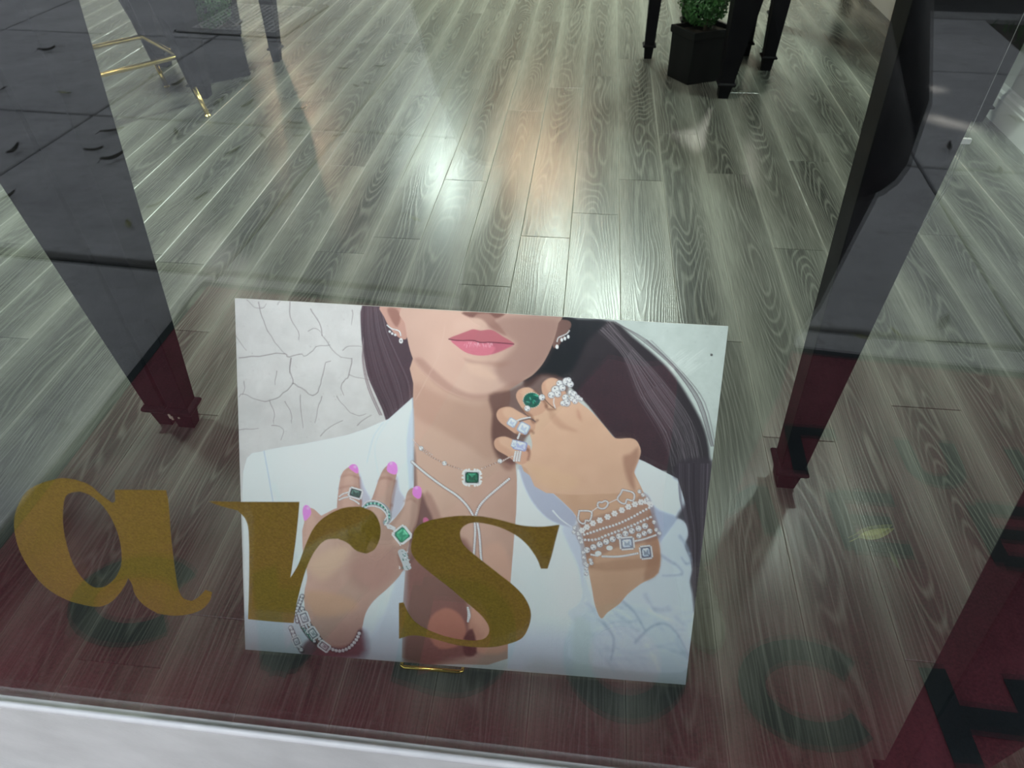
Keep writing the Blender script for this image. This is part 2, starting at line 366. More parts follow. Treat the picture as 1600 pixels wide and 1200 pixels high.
def smc(pts, n=4):        # smooth only where the outline turns gently, corners stay crisp
    P = [Vector(p) for p in pts]; N = len(P); out = []
    def sharp(i): return (P[i]-P[i-1]).angle(P[(i+1) % N]-P[i]) > math.radians(48)
    for i in range(N):
        p0, p1, p2, p3 = P[i-1], P[i], P[(i+1) % N], P[(i+2) % N]
        if sharp(i): p0 = p1*2-p2
        if sharp((i+1) % N): p3 = p2*2-p1
        for k in range(n):
            t = k/n; v = .5*((2*p1)+(-p0+p2)*t+(2*p0-5*p1+4*p2-p3)*t*t+(-p0+3*p1-3*p2+p3)*t**3); out.append((v.x, v.y))
    return out
def mm(P, n=4): return [(x/1000, z/1000) for x, z in smc(P, n)]
for nm, outs in (('a', [mm(A_), mm(AH, 3)]), ('r', [mm(RR)]), ('s', [mm(SS)])):
    o = flat_shape('vinyl_letter', outs, .0004, M_VINYL, win, GF)
    tag(o, 'gold vinyl lower-case serif letter %s on the glass' % nm)

# ------------------------------------------------------------------ outside: slabs, mat, kerb, lawn, road
ANG = math.radians(3.4)
def rot(x, y, c=(0, 0), a=ANG): 
    ca, sa = math.cos(a), math.sin(a); return (c[0]+(x-c[0])*ca-(y-c[1])*sa, c[1]+(x-c[0])*sa+(y-c[1])*ca)
pav = MB().prism([(-6, -4.50), (1.95, -4.05), (1.95, .05), (-6, .05)], -.10, -.030).build('pavement_bed', M_JOINT); tag(pav, kind='structure')
pv = pav
xs = [-6.2, -4.93, -3.62, -2.31, -1.16, -.02, 1.12, 1.965]; ys = [-4.22, -3.32, -2.25, -1.20, .04]
JW = .007
n_slab = 0
for i in range(len(xs)-1):
    for j in range(len(ys)-1):
        if xs[i] > -2 and xs[i+1] < 1.2 and j < 3 and i in (3, 4) : pass
        x0, x1, y0, y1 = xs[i]+JW, xs[i+1]-JW, ys[j]+JW, ys[j+1]-JW
        if j == 2: y1 -= .022 if x1 < -1 else .006
        if j == 3: y0 += .012 if x1 < -1 else .003
        if i == 6: x1 = xs[i+1]
        q = [rot(x0, y0), rot(x1, y0), rot(x1, y1), rot(x0, y1)]
        if j == 3: q[2] = (q[2][0], .04); q[3] = (q[3][0], .04)
        cx = sum(p[0] for p in q)/4; cy = sum(p[1] for p in q)/4
        def ins(d): return [(cx+(p[0]-cx)*(1-d/abs(p[0]-cx)), cy+(p[1]-cy)*(1-d/abs(p[1]-cy))) for p in q]
        b = MB(); b.loft([[(x, y, -.028) for x, y in q], [(x, y, -.006) for x, y in q], [(x, y, -.0025) for x, y in ins(.003)], [(x, y, -.0015) for x, y in ins(.008)]])
        b.build('slab', M_CONC, pav); n_slab += 1
tag(MB().prism([rot(-7, -4.225), rot(4.8, -4.225), rot(4.8, -4.36), rot(-7, -4.36)], -.12, .0).build('kerb', M_KERB), kind='structure')
tag(MB().prism([rot(-16, -4.36), rot(16, -4.36), rot(16, -11), rot(-16, -11)], -.22, -.10).build('road', M_ROAD), kind='structure')
lw = MB(); Lx0 = 1.97
lw.prism([rot(Lx0, -4.2), rot(4.8, -4.2), rot(4.8, -.30), rot(Lx0, -.12)], -.09, -.015)
lawn_base = tag(lw.build('lawn', M_SOIL), kind='structure')
g = MB()
for i in range(9000):
    x = random.uniform(Lx0+.01, 4.5); y = random.uniform(-4.18, -.42); x, y = rot(x, y); h = random.uniform(.02, .05); a = random.uniform(0, 2*PI)
    dx, dy = math.cos(a)*.004, math.sin(a)*.004; lx, ly = random.uniform(-.02, .02), random.uniform(-.02, .02)
    g.add([(x-dx, y-dy, -.016), (x+dx, y+dy, -.016), (x+lx, y+ly, h)], [(0, 1, 2)])
tag(g.build('grass', M_LAWN), 'short dark green grass in the shaded strip beyond the slabs', 'grass', kind='stuff')

# utility grate set in the slabs
gx, gy = -2.02, -3.84
gr = local('pavement_grate', (gx, gy, 0), 'square cast grating with a rounded frame let into the pavement near the kerb', 'grate', rot=math.radians(6))
def rrect(w, h, r, n=5):
    out = []
    for cx, cy, a0 in ((w-r, h-r, 0), (-w+r, h-r, 90), (-w+r, -h+r, 180), (w-r, -h+r, 270)):
        for k in range(n+1):
            a = math.radians(a0+90*k/n); out.append((cx+r*math.cos(a), cy+r*math.sin(a)))
    return out
def ring_frame(w, h, r, w2, h2, z0, z1, m, parent, name):
    o1, o2 = rrect(w, h, r), rrect(w2, h2, .01); b = MB(); n = len(o1)
    b.loft([[(x, y, z0) for x, y in o1], [(x, y, z1) for x, y in o1], [(x, y, z1) for x, y in o2], [(x, y, z0) for x, y in o2]], False, False)
    return b.build(name, m, parent)
ring_frame(.345, .335, .05, .335, .325, -.002, .0015, M_PIT, gr, 'gap')
ring_frame(.335, .325, .045, .262, .255, -.002, .006, M_KERB, gr, 'surround')
MB().box(-.262, .262, -.255, .255, -.003, .0).build('well', M_PIT, gr)
for i in range(15):
    x = -.25+i*.0357; MB().box(x-.005, x+.005, -.254, .254, .0005, .006).build('bar', M_IRON, gr)
for i in range(15):
    y = -.245+i*.035; MB().box(-.261, .261, y-.005, y+.005, .001, .0066).build('cross_bar', M_IRON, gr)

# door mat with inlaid letters
dm = thing('doormat', (0, -.75, 0), 'large maroon carpet mat with dark green letters and border lying on the pavement', 'doormat')
MA = math.radians(4.6)
mb0 = MB(); mx0, mx1, my0, my1 = -1.125, 1.42, -1.135, -.255
def mr(x, y): return rot(x, y, (-1.115, -1.2), math.radians(3.2)) if y < -.5 else (x, y)
corners = [(-1.130, .035), (-1.105, -1.205), (1.42, -1.0), (1.42, .035)]
corners = corners[::-1]
mb0.prism(corners, 0.0, .009); mb0.build('carpet', M_MAT, dm)
b = MB(); cc = [Vector((x, y)) for x, y in corners]; ce = sum(cc, Vector((0, 0)))/4
inn = [c + Vector((.022 if c.x < 0 else -.022, .022 if c.y < -.6 else -.022)) for c in cc]
b.loft([[(p.x, p.y, 0) for p in cc], [(p.x, p.y, .0105) for p in cc], [(p.x, p.y, .0105) for p in inn], [(p.x, p.y, .0085) for p in inn]], False, False)
tag(b.build('border', M_MATL, dm), 'dark green rubber border')
def strip(pts, w, closed=False):       # ribbon outline around a centre line
    P = [Vector(p) for p in pts]; L = []; R = []
    for i, p in enumerate(P):
        d = (P[min(i+1, len(P)-1)]-P[max(i-1, 0)]).normalized(); nn = Vector((-d.y, d.x))*w/2
        L.append(p+nn); R.append(p-nn)
    return L, R
def mat_letter(ch, strokes, w=.044):
    b = MB(); 
    for k, st in enumerate(strokes):
        L, R = strip(st, w); n = len(L); z = .0108+.0002*k
        b.add([(p.x, p.y, z) for p in L]+[(p.x, p.y, z) for p in R]+[(p.x, p.y, .0085) for p in L]+[(p.x, p.y, .0085) for p in R],
              [(i, i+1, n+i+1, n+i)[::-1] for i in range(n-1)] + [(2*n+i, 2*n+i+1, i+1, i) for i in range(n-1)] + [(3*n+i+1, 3*n+i, n+i, n+i+1) for i in range(n-1)])
    o = b.build('mat_letter', M_MATL, dm); tag(o, 'inlaid dark green capital letter %s' % ch)
def arc(cx, cy, rx, ry, a0, a1, n=22): return [(cx+rx*math.cos(math.radians(a0+(a1-a0)*i/n)), cy+ry*math.sin(math.radians(a0+(a1-a0)*i/n))) for i in range(n+1)]
mat_letter('C', [arc(-.777, -.217, .100, .068, 36, 324)])
mat_letter('A', [[(-.56, -.30), (-.475, -.13), (-.445, -.13)], [(-.365, -.295), (-.450, -.13), (-.475, -.13)], [(-.53, -.245), (-.40, -.24)]])
mat_letter('D', [[(-.245, -.30), (-.245, -.128), (-.19, -.128)]+arc(-.165, -.212, .08, .085, 85, -85)+[(-.19, -.297), (-.25, -.297)]])
mat_letter('O', [arc(.128, -.200, .085, .082, 0, 360, 30)])
mat_letter('C', [arc(.432, -.177, .094, .068, 40, 322)])
mat_letter('H', [[(.645, -.24), (.652, -.085)], [(.780, -.235), (.785, -.085)], [(.65, -.160), (.78, -.157)]])
mat_letter('N', [[(.275, -.478), (.285, -.60)], [(.285, -.495), (.415, -.59)], [(.415, -.60), (.425, -.478)]], .034)
mat_letter('E', [[(.566, -.60), (.575, -.462)], [(.575, -.592), (.685, -.592)], [(.575, -.532), (.665, -.532)], [(.575, -.470), (.685, -.470)]], .032)
mat_letter('E', [[(.845, -.595), (.85, -.455)], [(.85, -.588), (.95, -.585)], [(.85, -.527), (.94, -.525)], [(.85, -.465), (.955, -.46)]], .032)
mat_letter('L', [[(.512, -.645), (.515, -.775)], [(.50, -.768), (.61, -.766)]], .032)
mat_letter('U', [[(.752, -.765), (.755, -.70)]+arc(.80, -.685, .045, .035, 170, 10, 8)+[(.848, -.70), (.850, -.765)]], .032)
mat_letter('I', [[(.985, -.76), (.99, -.645)]], .032)

# fallen leaves, each its own thing
def leaf(x, y, L, a, m, label, curl=.12, group=None):
    b = MB(); n = 8; w = L*.30; top = []
    rows = []
    for i in range(n+1):
        t = i/n; ww = w*math.sin(PI*min(t*.98+.01, 1))**.8*(1-.25*t)
        zc = .004+curl*L*(t-.5)**2*4*.5
        rows.append([((t-.5)*L, -ww/2, zc+curl*L*.35), ((t-.5)*L, 0, zc), ((t-.5)*L, ww/2, zc+curl*L*.35)])
    vs = [p for r in rows for p in r]; vs2 = [(p[0], p[1], p[2]-.0008) for p in vs]; fs = []
    for i in range(n):
        for j in range(2): fs.append((i*3+j, (i+1)*3+j, (i+1)*3+j+1, i*3+j+1)); fs.append(tuple(len(vs)+q for q in fs[-1][::-1]))
    b.add(vs+vs2, fs); b.tube([(-.5*L, 0, .004+curl*L*.5), (-.72*L, .02*L, .004)], .0009, 5)
    ca, sa = math.cos(a), math.sin(a)
    zb = .0105 if (-1.1 < x < 1.4 and y > -1.15) else .002
    o = b.build('fallen_leaf', m, loc=(x, y, zb-.001), rot=(0, 0, a)); tag(o, label, 'leaf', group)
leaf(.622, -.500, .080, -.35, M_LEAFY, 'bright yellow leaf lying on the letter E of the maroon mat')
leaf(.643, -.440, .035, 1.4, M_LEAFG, 'small thin dry leaf next to the yellow leaf on the mat')
leaf(-1.509, -1.500, .065, .9, M_LEAFG, 'olive leaf on the pavement left of the mat')
leaf(-2.44, -2.60, .07, .1, M_LEAFG, 'pale olive leaf on the left slab beside the joint crossing')
leaf(.996, -1.21, .085, 2.2, M_LEAFD, 'long curled dark leaf just beyond the mat')
leaf(1.20, -2.36, .12, 2.7, M_LEAFD, 'dark twisted leaf near the sun patches')
leaf(1.13, -2.47, .07, .2, M_LEAFD, 'brown leaf between the sun patches and the cross joint')
leaf(.86, -1.16, .04, 1.1, M_LEAFG, 'small olive leaf at the far edge of the mat'); leaf(.76, -1.12, .045, .3, M_LEAFG, 'small round olive leaf at the far edge of the mat')
leaf(-.55, -1.62, .05, .5, M_LEAFG, 'olive leaf in front of the person on the slab')
for i in range(46):
    if i < 20: x, y = random.uniform(1.0, 1.86), random.uniform(-4.0, -2.0)
    else: x, y = random.uniform(-3.2, -1.2), random.uniform(-3.3, -1.6)
    leaf(x, y, random.uniform(.045, .10), random.uniform(0, 6.3), M_LEAFD, 'small dark dry leaf or petal scattered on the right-hand pavement slabs' if i < 20 else 'small dark dry leaf scattered on the left-hand pavement slabs', random.uniform(.1, .3), 'dry leaves on the right slabs' if i < 20 else 'dry leaves on the left slabs')
for i in range(9):
    x, y = random.uniform(-1.5, -.1), random.uniform(-3.9, -2.0)
    leaf(x, y, random.uniform(.03, .06), random.uniform(0, 6.3), M_LEAFD, 'small dark dry leaf on the middle pavement slabs', .2, 'dry leaves on the middle slabs')

# street tree whose canopy shades the shop front, open where the sun patches fall
tr = thing('street_tree', (3.4, -4.9, -.1), 'tall broad-leaved street tree shading the pavement', 'tree')
MB().tube([(3.4, -4.9, -.12), (3.35, -4.85, 1.2), (3.2, -4.7, 3.0), (2.6, -4.9, 5.0), (1.2, -5.2, 6.3)], [.20, .16, .14, .11, .05], 14).build('trunk', M_BARK, tr, True)
for e in ((-1.5, -6.5, 6.5), (4.0, -7, 6.4), (-2.5, -4.2, 6.4), (2.0, -3.0, 6.4)):
    MB().tube([(2.75, -4.85, 4.5), ((2.75+e[0])/2, (e[1]-4.9)/2, 5.8), e], [.09, .06, .03], 10).build('branch', M_BARK, tr, True)
ZT = 6.6
holes = []
def hole(x, y, r): holes.append((x+SUN_DIR.x/SUN_DIR.z*ZT, y+SUN_DIR.y/SUN_DIR.z*ZT, r))
for p in SUN_SPOTS if 'SUN_SPOTS' in globals() else [(1.56, -2.985, .035), (1.47, -2.63, .035), (1.545, -2.57, .040), (1.33, -2.30, .018), (1.50, -2.78, .018)]: hole(*p)
V = []; Fc = []
cx0, cx1 = -6.0+SUN_DIR.x/SUN_DIR.z*ZT, 5.0+SUN_DIR.x/SUN_DIR.z*ZT; cy0, cy1 = -7.5+SUN_DIR.y/SUN_DIR.z*ZT, 1.0
for layer in range(2):
    y = cy0
    while y < cy1:
        x = cx0
        while x < cx1:
            px, py, pz = x+random.uniform(-.1, .1), y+random.uniform(-.1, .1), ZT+layer*.22+random.uniform(-.15, .15)
            px2, py2 = px-(pz-ZT)*SUN_DIR.x/SUN_DIR.z, py-(pz-ZT)*SUN_DIR.y/SUN_DIR.z
            near = any((px2-hx)**2+(py2-hy)**2 < .30 for hx, hy, hr in holes)
            for q in range(44 if near else 4):
                r = random.uniform(.05, .08) if near else random.uniform(.17, .24); a = random.uniform(0, 6.3); ox, oy = (random.uniform(-.24, .24), random.uniform(-.24, .24)) if near else (random.uniform(-.1, .1), random.uniform(-.1, .1))
                if any((px2+ox-hx)**2/(2.2 if hr > .02 else 1)+(py2+oy-hy)**2 < (hr+r*.6)**2 for hx, hy, hr in holes): continue
                n0 = len(V); tl = random.uniform(-.05, .05)
                for k in range(6):
                    rr = r if k % 2 else r*.8
                    V.append((px+ox+rr*math.cos(a+k*PI/3), py+oy+rr*math.sin(a+k*PI/3), pz+tl*math.cos(k)))
                Fc.append(tuple(range(n0, n0+6)))
            x += .21
        y += .21
tm = MB(); tm.v = V; tm.f = Fc; tm.m = [0]*len(Fc)
tag(tm.build('canopy', M_TREEL, tr), kind='stuff')

# the pavement lies HS below the shop floor: everything built above in pavement units is set at its true size and level
for o in list(bpy.data.objects):
    if o.parent is None and o.name.split('.')[0] in ('pavement_bed', 'kerb', 'road', 'lawn', 'grass', 'pavement_grate', 'doormat', 'fallen_leaf', 'street_tree'):
        o.location = (o.location.x*KO, o.location.y*KO-.303*(KO-1), o.location.z*KO-HS); o.scale = (KO, KO, KO)

# ------------------------------------------------------------------ furniture
def taper_leg(b_, xt0, xt1, xb0, xb1, yt0, yt1, yb0, yb1, zt, z0, zb):   # top and bottom rectangle
    b_.hexa([(xb0, yb0, zb), (xb1, yb0, zb), (xb1, yb1, zb), (xb0, yb1, zb)], [(xt0, yt0, zt), (xt1, yt0, zt), (xt1, yt1, zt), (xt0, yt1, zt)])
ZTAB = 1.10
def quad_leg(parent, b0, b1, zt=ZTAB):
    """square tapered leg given its footprint (x0,x1,y0,y1) at the floor and at height zt; spade foot with a moulded collar"""
    def R(z, g=0.):
        t = z/zt; x0, x1, y0, y1 = [p+(q_-p)*t for p, q_ in zip(b0, b1)]
        return [(x0-g, y0-g, z), (x1+g, y0-g, z), (x1+g, y1+g, z), (x0-g, y1+g, z)]
    zc = .050
    b = MB(); b.loft([R(zc+.018), R(zt)]); leg = bevel(b.build('leg', M_BLACK, parent), .002)
    c = MB(); c.loft([R(zc-.002, .0), R(zc, .007), R(zc+.007, .010), R(zc+.013, .008), R(zc+.019, .001)]); bevel(c.build('collar', M_BLACK, leg), .0015)
    f = MB(); f.loft([R(0, -.003), R(zc, .0)]); bevel(f.build('foot', M_BLACK, leg), .0015)
    return leg
S = .842
# bow-fronted showcase standing over the poster
st = thing('display_case', (-.2, .35, 0), 'tall black display case standing over the poster on tapered legs', 'display case')
quad_leg(st, (.452, .4945, .602, .655), (.350, .4925, .600, .655))
quad_leg(st, (.506, .555, .014, .055), (.286, .555, .012, .055))
leftleg = quad_leg(st, (-.911, -.866, .640, .672), (-.868, -.775, .640, .782))
quad_leg(st, (-1.20, -1.155, .08, .125), (-1.20, -1.06, .08, .24))
def casetop(parent, hull, g, z0, z1, nm):
    cx = sum(p[0] for p in hull)/len(hull); cy = sum(p[1] for p in hull)/len(hull)
    bevel(MB().prism([(x+math.copysign(g, x-cx), y+math.copysign(g, y-cy)) for x, y in hull], z0, z1).build(nm, M_BLACK, parent), .003)
hs = [(-1.205, .012), (.560, .012), (.497, .786), (-.915, .786)]
casetop(st, hs, 0, ZTAB-.004, ZTAB+.10, 'apron'); casetop(st, hs, .004, ZTAB+.10, ZTAB+.125, 'top')
lt = thing('display_case', (-1.7, .35, 0), 'black display case abutting the left end of the case over the poster', 'display case')
quad_leg(lt, (-.962, -.922, .644, .690), (-1.028, -.882, .644, .786))
quad_leg(lt, (-1.27, -1.225, .08, .125), (-1.34, -1.225, .08, .24)); quad_leg(lt, (-2.26, -2.21, .08, .13), (-2.26, -2.12, .08, .24)); quad_leg(lt, (-2.26, -2.21, .73, .78), (-2.26, -2.12, .64, .78))
hl = [(-2.265, .078), (-1.225, .078), (-.935, .79), (-2.265, .79)]
casetop(lt, hl, 0, ZTAB-.004, ZTAB+.10, 'apron'); casetop(lt, hl, .004, ZTAB+.10, ZTAB+.125, 'top')
# chipped paint on the left foot
MB().box(-.905, -.900, .6275, .6295, .046, .060).box(-.901, -.897, .6275, .6295, .042, .053).build('paint_chip', M_CHIP, leftleg)
MB().box(-.884, -.880, .6275, .6295, .048, .052).build('paint_chip', M_CHIP, leftleg)

def straight_leg(parent, y, xb, xt, zm, zt=.86):
    """xb: x-range at the floor, xt: x-range at height zm (taper runs out to zm*1.35)"""
    def R(z, g=0., sc=1.):
        t = min(z/zm, 1.35); x0, x1 = [p+(q_-p)*t for p, q_ in zip(xb, xt)]; c, h = (x0+x1)/2, (x1-x0)/2*sc+g
        return [(c-h, y-h, z), (c+h, y-h, z), (c+h, y+h, z), (c-h, y+h, z)]
    zc = .055; b = MB(); b.loft([R(zc+.012), R(min(zm*1.35, zt-.02)), R(zt)]); leg = bevel(b.build('leg', M_BLACK, parent), .002)
    c = MB(); c.loft([R(zc-.001), R(zc+.001, .008), R(zc+.008, .010), R(zc+.014, .002)]); bevel(c.build('collar', M_BLACK, leg), .0012)
    f = MB(); f.loft([R(0, -.004), R(zc, -.001)]); bevel(f.build('foot', M_BLACK, leg), .0012)
    return leg
def wp(x, y): return (x*S, y*S-.303)
def table(legs, hull, label, zt=.86):
    cx = sum(p[0] for p in hull)/len(hull); cy = sum(p[1] for p in hull)/len(hull)
    t = thing('display_table', (cx, cy, 0), label, 'table')
    for y, xb, xt, zm in legs: straight_leg(t, y, xb, xt, zm, zt)
    H_ = [(cx+(p[0]-cx)*1.12, cy+(p[1]-cy)*1.12) for p in hull]
    bevel(MB().prism(H_, zt-.01, zt+.09).build('apron', M_BLACK, t), .004)
    bevel(MB().prism([(cx+(x-cx)*1.06, cy+(y-cy)*1.06) for x, y in H_], zt+.09, zt+.115).build('top', M_BLACK, t), .004)
    return t
table([(3.309, (.26, .305), (.255, .312), .26), (2.812, (.572, .623), (.559, .669), .388), (3.183, (.822, .872), (.803, .876), .30), (3.40, (.735, .80), (.70, .79), .275), (3.75, (.48, .53), (.46, .55), .3)],
      [(.20, 3.31), (.60, 2.72), (.92, 3.17), (.52, 3.80)], 'square black tapered-leg table beside the right-hand potted boxwood')
table([(2.65, (1.585, 1.645), (1.50, 1.63), .45), (4.6, (1.56, 1.62), (1.55, 1.63), .45), (4.6, (.95, 1.01), (.94, 1.02), .45), (3.9, (.97, 1.03), (.96, 1.04), .45)],
      [(1.50, 2.62), (1.60, 2.62), (1.60, 4.65), (.92, 4.65), (.92, 3.9)], 'black table against the right wall with one leg seen past the case leg')
table([(2.623, (-1.80, -1.738), (-1.836, -1.707), .397), (3.124, (-1.630, -1.586), (-1.615, -1.55), .277), (3.006, (-2.177, -2.126), (-2.226, -2.089), .297), (3.52, (-2.02, -1.97), (-2.04, -1.95), .3)],
      [(-1.77, 2.54), (-1.52, 3.13), (-1.99, 3.6), (-2.27, 3.0)], 'black tapered-leg table at the left beside the gold stool and planter')
def boxwood(name_loc, corners_bot, h, ballc, ballr, label, seed):
    rnd = random.Random(seed)
    t = thing('potted_boxwood', name_loc, label, 'plant')
    c = [Vector((x, y)) for x, y in corners_bot]; ce = sum(c, Vector((0, 0)))/4
    def sc(f): return [ce+(p-ce)*f for p in c]
    def rg(f, z): return [(p.x, p.y, z) for p in sc(f)]
    b = MB(); b.loft([rg(.96, 0), rg(1.0, h-.03)], True, False); bevel(b.build('pot', M_SATIN, t), .003)
    r = MB(); r.loft([rg(1.0, h-.032), rg(1.06, h-.030), rg(1.06, h), rg(.90, h), rg(.90, h-.04)], False, False); bevel(r.build('rim', M_SATIN, t), .002)
    MB().loft([rg(.92, h-.035), rg(.92, h-.018)]).build('soil', M_SOIL, t)
    MB().tube([(ce.x, ce.y, h-.03), (ce.x+.004, ce.y, ballc[2])], .008, 8).build('stem', M_STEM, t)
    f = MB()
    for i in range(2600):
        u = rnd.uniform(-1, 1); a = rnd.uniform(0, 2*PI); q = math.sqrt(1-u*u); rr = ballr*(rnd.uniform(.55, 1.0)**.5)*(1+.05*math.sin(a*5)+.05*math.sin(u*9+a*3))
        d = Vector((q*math.cos(a), q*math.sin(a), u)); p = Vector(ballc)+d*rr
        t1 = (d.orthogonal().normalized()); t1.rotate(Matrix.Rotation(rnd.uniform(0, 6.3), 3, d)); t2 = (d.cross(t1)+d*rnd.uniform(-.6, .9)).normalized(); L = rnd.uniform(.007, .012)
        n = t1.cross(t2).normalized()*.002
        f.add([p-t2*L, p+t1*L*.5+n, p+t2*L, p-t1*L*.5+n], [(0, 1, 2), (0, 2, 3)])
    tag(f.build('foliage', M_FOIL, t), kind='stuff')
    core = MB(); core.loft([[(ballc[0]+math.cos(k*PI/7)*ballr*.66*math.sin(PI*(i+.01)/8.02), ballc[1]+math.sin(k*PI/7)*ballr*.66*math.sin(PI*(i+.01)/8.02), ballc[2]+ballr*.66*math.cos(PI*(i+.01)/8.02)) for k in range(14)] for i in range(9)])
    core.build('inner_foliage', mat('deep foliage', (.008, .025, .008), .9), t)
c1 = [wp(.533, 3.845), wp(.765, 3.955), wp(.658, 4.11), wp(.426, 3.995)]
boxwood((c1[0][0], c1[0][1], 0), c1, .225, (.49, 3.10, .315), .112, 'round clipped boxwood in a square black planter beside the right table', 3)
c2 = [wp(-2.157, 3.655), wp(-1.967, 3.815), wp(-2.13, 4.0), wp(-2.32, 3.84)]
boxwood((c2[0][0], c2[0][1], 0), c2, .225, (-1.80, 2.93, .315), .112, 'round boxwood in a square black planter behind the left table leg', 4)

# gold stool at the left
F1, F2 = Vector((-1.653, 2.411, 0)), Vector((-2.002, 2.724, 0)); Zr = .21
C1, C2, C4 = Vector((-1.756, 2.513, Zr)), Vector((-2.058, 2.761, Zr)), Vector((-2.02, 2.215, Zr))
C3 = C2+(C4-C1)*1.0; F4 = C4+(C4-(C1+C3)/2)*Vector((.25, .25, 0)); F4.z = 0; F3 = C3+(C3-C1)*.12; F3.z = 0
stool = thing('bar_stool', ((C1+C3)/2)*Vector((1, 1, 0)), 'bar stool with gold footrest and gold leg tips behind the left case leg', 'stool')
ctr = (C1+C3)/2
for Fp, Cp in ((F1, C1), (F2, C2), (F3, C3), (F4, C4)):
    top = Fp+(Cp-Fp)*(.62/Zr); top = Vector((ctr.x, ctr.y, .62))+(top-Vector((ctr.x, ctr.y, .62)))*1.0
    mid = Fp+(Cp-Fp)*(.44/Zr); top = Vector((ctr.x+(Cp.x-ctr.x)*.6, ctr.y+(Cp.y-ctr.y)*.6, .62))
    jn = Fp+(Cp-Fp)*(.100/Zr)
    lg = MB().tube([jn, Cp, mid, top], [.0125, .0145, .018, .020], 14).build('leg', M_BLACK, stool, True)
    fe = MB().tube([Fp+Vector((0, 0, .006)), jn+(jn-Fp)*.02], .0100, 12).build('ferrule', M_GOLD, lg, True)
    MB().lathe([(.012, 0), (.013, .004), (.009, .008)], (Fp.x, Fp.y, 0), 16).build('glide', M_BRASS, lg)
pts = []
for i, (a, b_) in enumerate(((C4, C1), (C1, C2), (C2, C3), (C3, C4))):
    d = (b_-a).normalized(); pts += [a+d*.02, b_-d*.02]
pts.append(pts[0]); MB().tube(pts, .0098, 12, False).build('footrest', M_GOLD, stool, True)
MB().lathe([(.15, 0), (.165, .01), (.17, .03), (.16, .055), (.10, .062)], (ctr.x, ctr.y, .615), 28).build('seat', mat('cream upholstery', (.6, .57, .5), .8), stool, True)

# thin clear cord with a clip by the right case leg
cd = thing('clear_cord', (.66, 1.2, 0), 'thin clear double cord with a small white clip hanging beside the right case leg', 'cord')
def wy(x, y, z): return (x, y-.303, z)
MB().tube([wy(.819, 1.5, 1.4), wy(.819, 1.5, .765), wy(.825, 1.5, .516), wy(.834, 1.5, .40), wy(.84, 1.6, .002), wy(.9, 1.9, .0035)], .0007, 6).build('wire', M_CLEAR, cd)
MB().tube([wy(.807, 1.5, 1.4), wy(.807, 1.5, .765), wy(.818, 1.5, .516), wy(.829, 1.5, .40), wy(.836, 1.6, .002), wy(.88, 1.9, .0035)], .0007, 6).build('wire', M_CLEAR, cd)
bevel(MB().box(.812, .834, 1.19, 1.20, .508, .520).build('clip', M_FOAM, cd), .002)

# ceiling lights
for i, (x, y, z, r, w, c) in enumerate(LAMPS):
    t = thing('ceiling_light', (x, y, z), 'round %s ceiling spotlight of the shop' % ('warm' if c == WARM else 'cool white' if c == COOL else 'neutral white'), 'ceiling light',
              'warm ceiling spotlights' if c == WARM else 'cool ceiling spotlights' if c == COOL else 'neutral ceiling spotlights')
    h = MB(); h.loft([[(x+rr*math.cos(k*PI/12), y+rr*math.sin(k*PI/12), zz) for k in range(24)] for rr, zz in ((r+.002, z-.012), (r+.02, z-.012), (r+.02, z+.02), (.01, z+.03))], False, True)
    h.build('housing', M_BASE, t)
    if z < ZC-.08: MB().tube([(x, y, z+.025), (x, y, ZC)], .006, 8).build('stem', M_BASE, t)
    ld = bpy.data.lights.new('lamp', 'AREA'); ld.shape = 'DISK'; ld.size = 2*r; ld.spread = math.radians(85 if 1 < y < 2.4 else 180); ld.energy = w*LAMP_K*(1.65 if y > 4 else 1); ld.color = c
    lo = bpy.data.objects.new('lamp', ld); COL.objects.link(lo); lo.parent = t; lo.location = (0, 0, -.013)
# made-up fill spotlights, added under the case only to brighten the print
for i, x in enumerate((-.42, .10)):
    p0 = Vector((x, .05, 1.085)); tgt = Vector((x*.9, .50, .46)); d = (tgt-p0).normalized()
    t = thing('spotlight', tuple(p0), ('left' if i == 0 else 'right')+' small added fill spotlight under the case front brightening the poster', 'spotlight')
    MB().tube([p0-d*.04, p0-d*.002], [.016, .019], 16).build('housing', M_BLACK, t, True)
    MB().tube([p0-d*.03, (x, .035, ZTAB+.004)], .004, 8).build('bracket', M_BLACK, t)
    ld = bpy.data.lights.new('lamp', 'SPOT'); ld.energy = ADDED_SPOT_W; ld.spot_size = math.radians(84); ld.spot_blend = 1.0; ld.shadow_soft_size = .02; ld.color = (.97, .985, 1)
    lo = bpy.data.objects.new('lamp', ld); COL.objects.link(lo); lo.parent = t; lo.rotation_euler = (-d).to_track_quat('Z', 'Y').to_euler()


# ------------------------------------------------------------------ the poster: a flat print, painted point by point
# the print is drawn in the frame of its own sheet; QUAD are the sheet's corners in the drawing's units
QUAD = [(367, 466), (1138, 510), (1070, 1072), (385, 1017)]        # top left, top right, bottom right, bottom left
def homog(src, dst):
    A = []
    for (x, y), (u, v) in zip(src, dst):
        A.append([x, y, 1, 0, 0, 0, -u*x, -u*y, -u]); A.append([0, 0, 0, x, y, 1, -v*x, -v*y, -v])
    _, _, V_ = np.linalg.svd(np.array(A, float)); return V_[-1].reshape(3, 3)
HM = homog([(0, 0), (1, 0), (1, 1), (0, 1)], QUAD); HI = np.linalg.inv(HM)
NU, NV = 800, 640
uu, vv = np.meshgrid(np.linspace(0, 1, NU), np.linspace(0, 1, NV))
w_ = HM[2, 0]*uu+HM[2, 1]*vv+HM[2, 2]
PX = (HM[0, 0]*uu+HM[0, 1]*vv+HM[0, 2])/w_; PY = (HM[1, 0]*uu+HM[1, 1]*vv+HM[1, 2])/w_
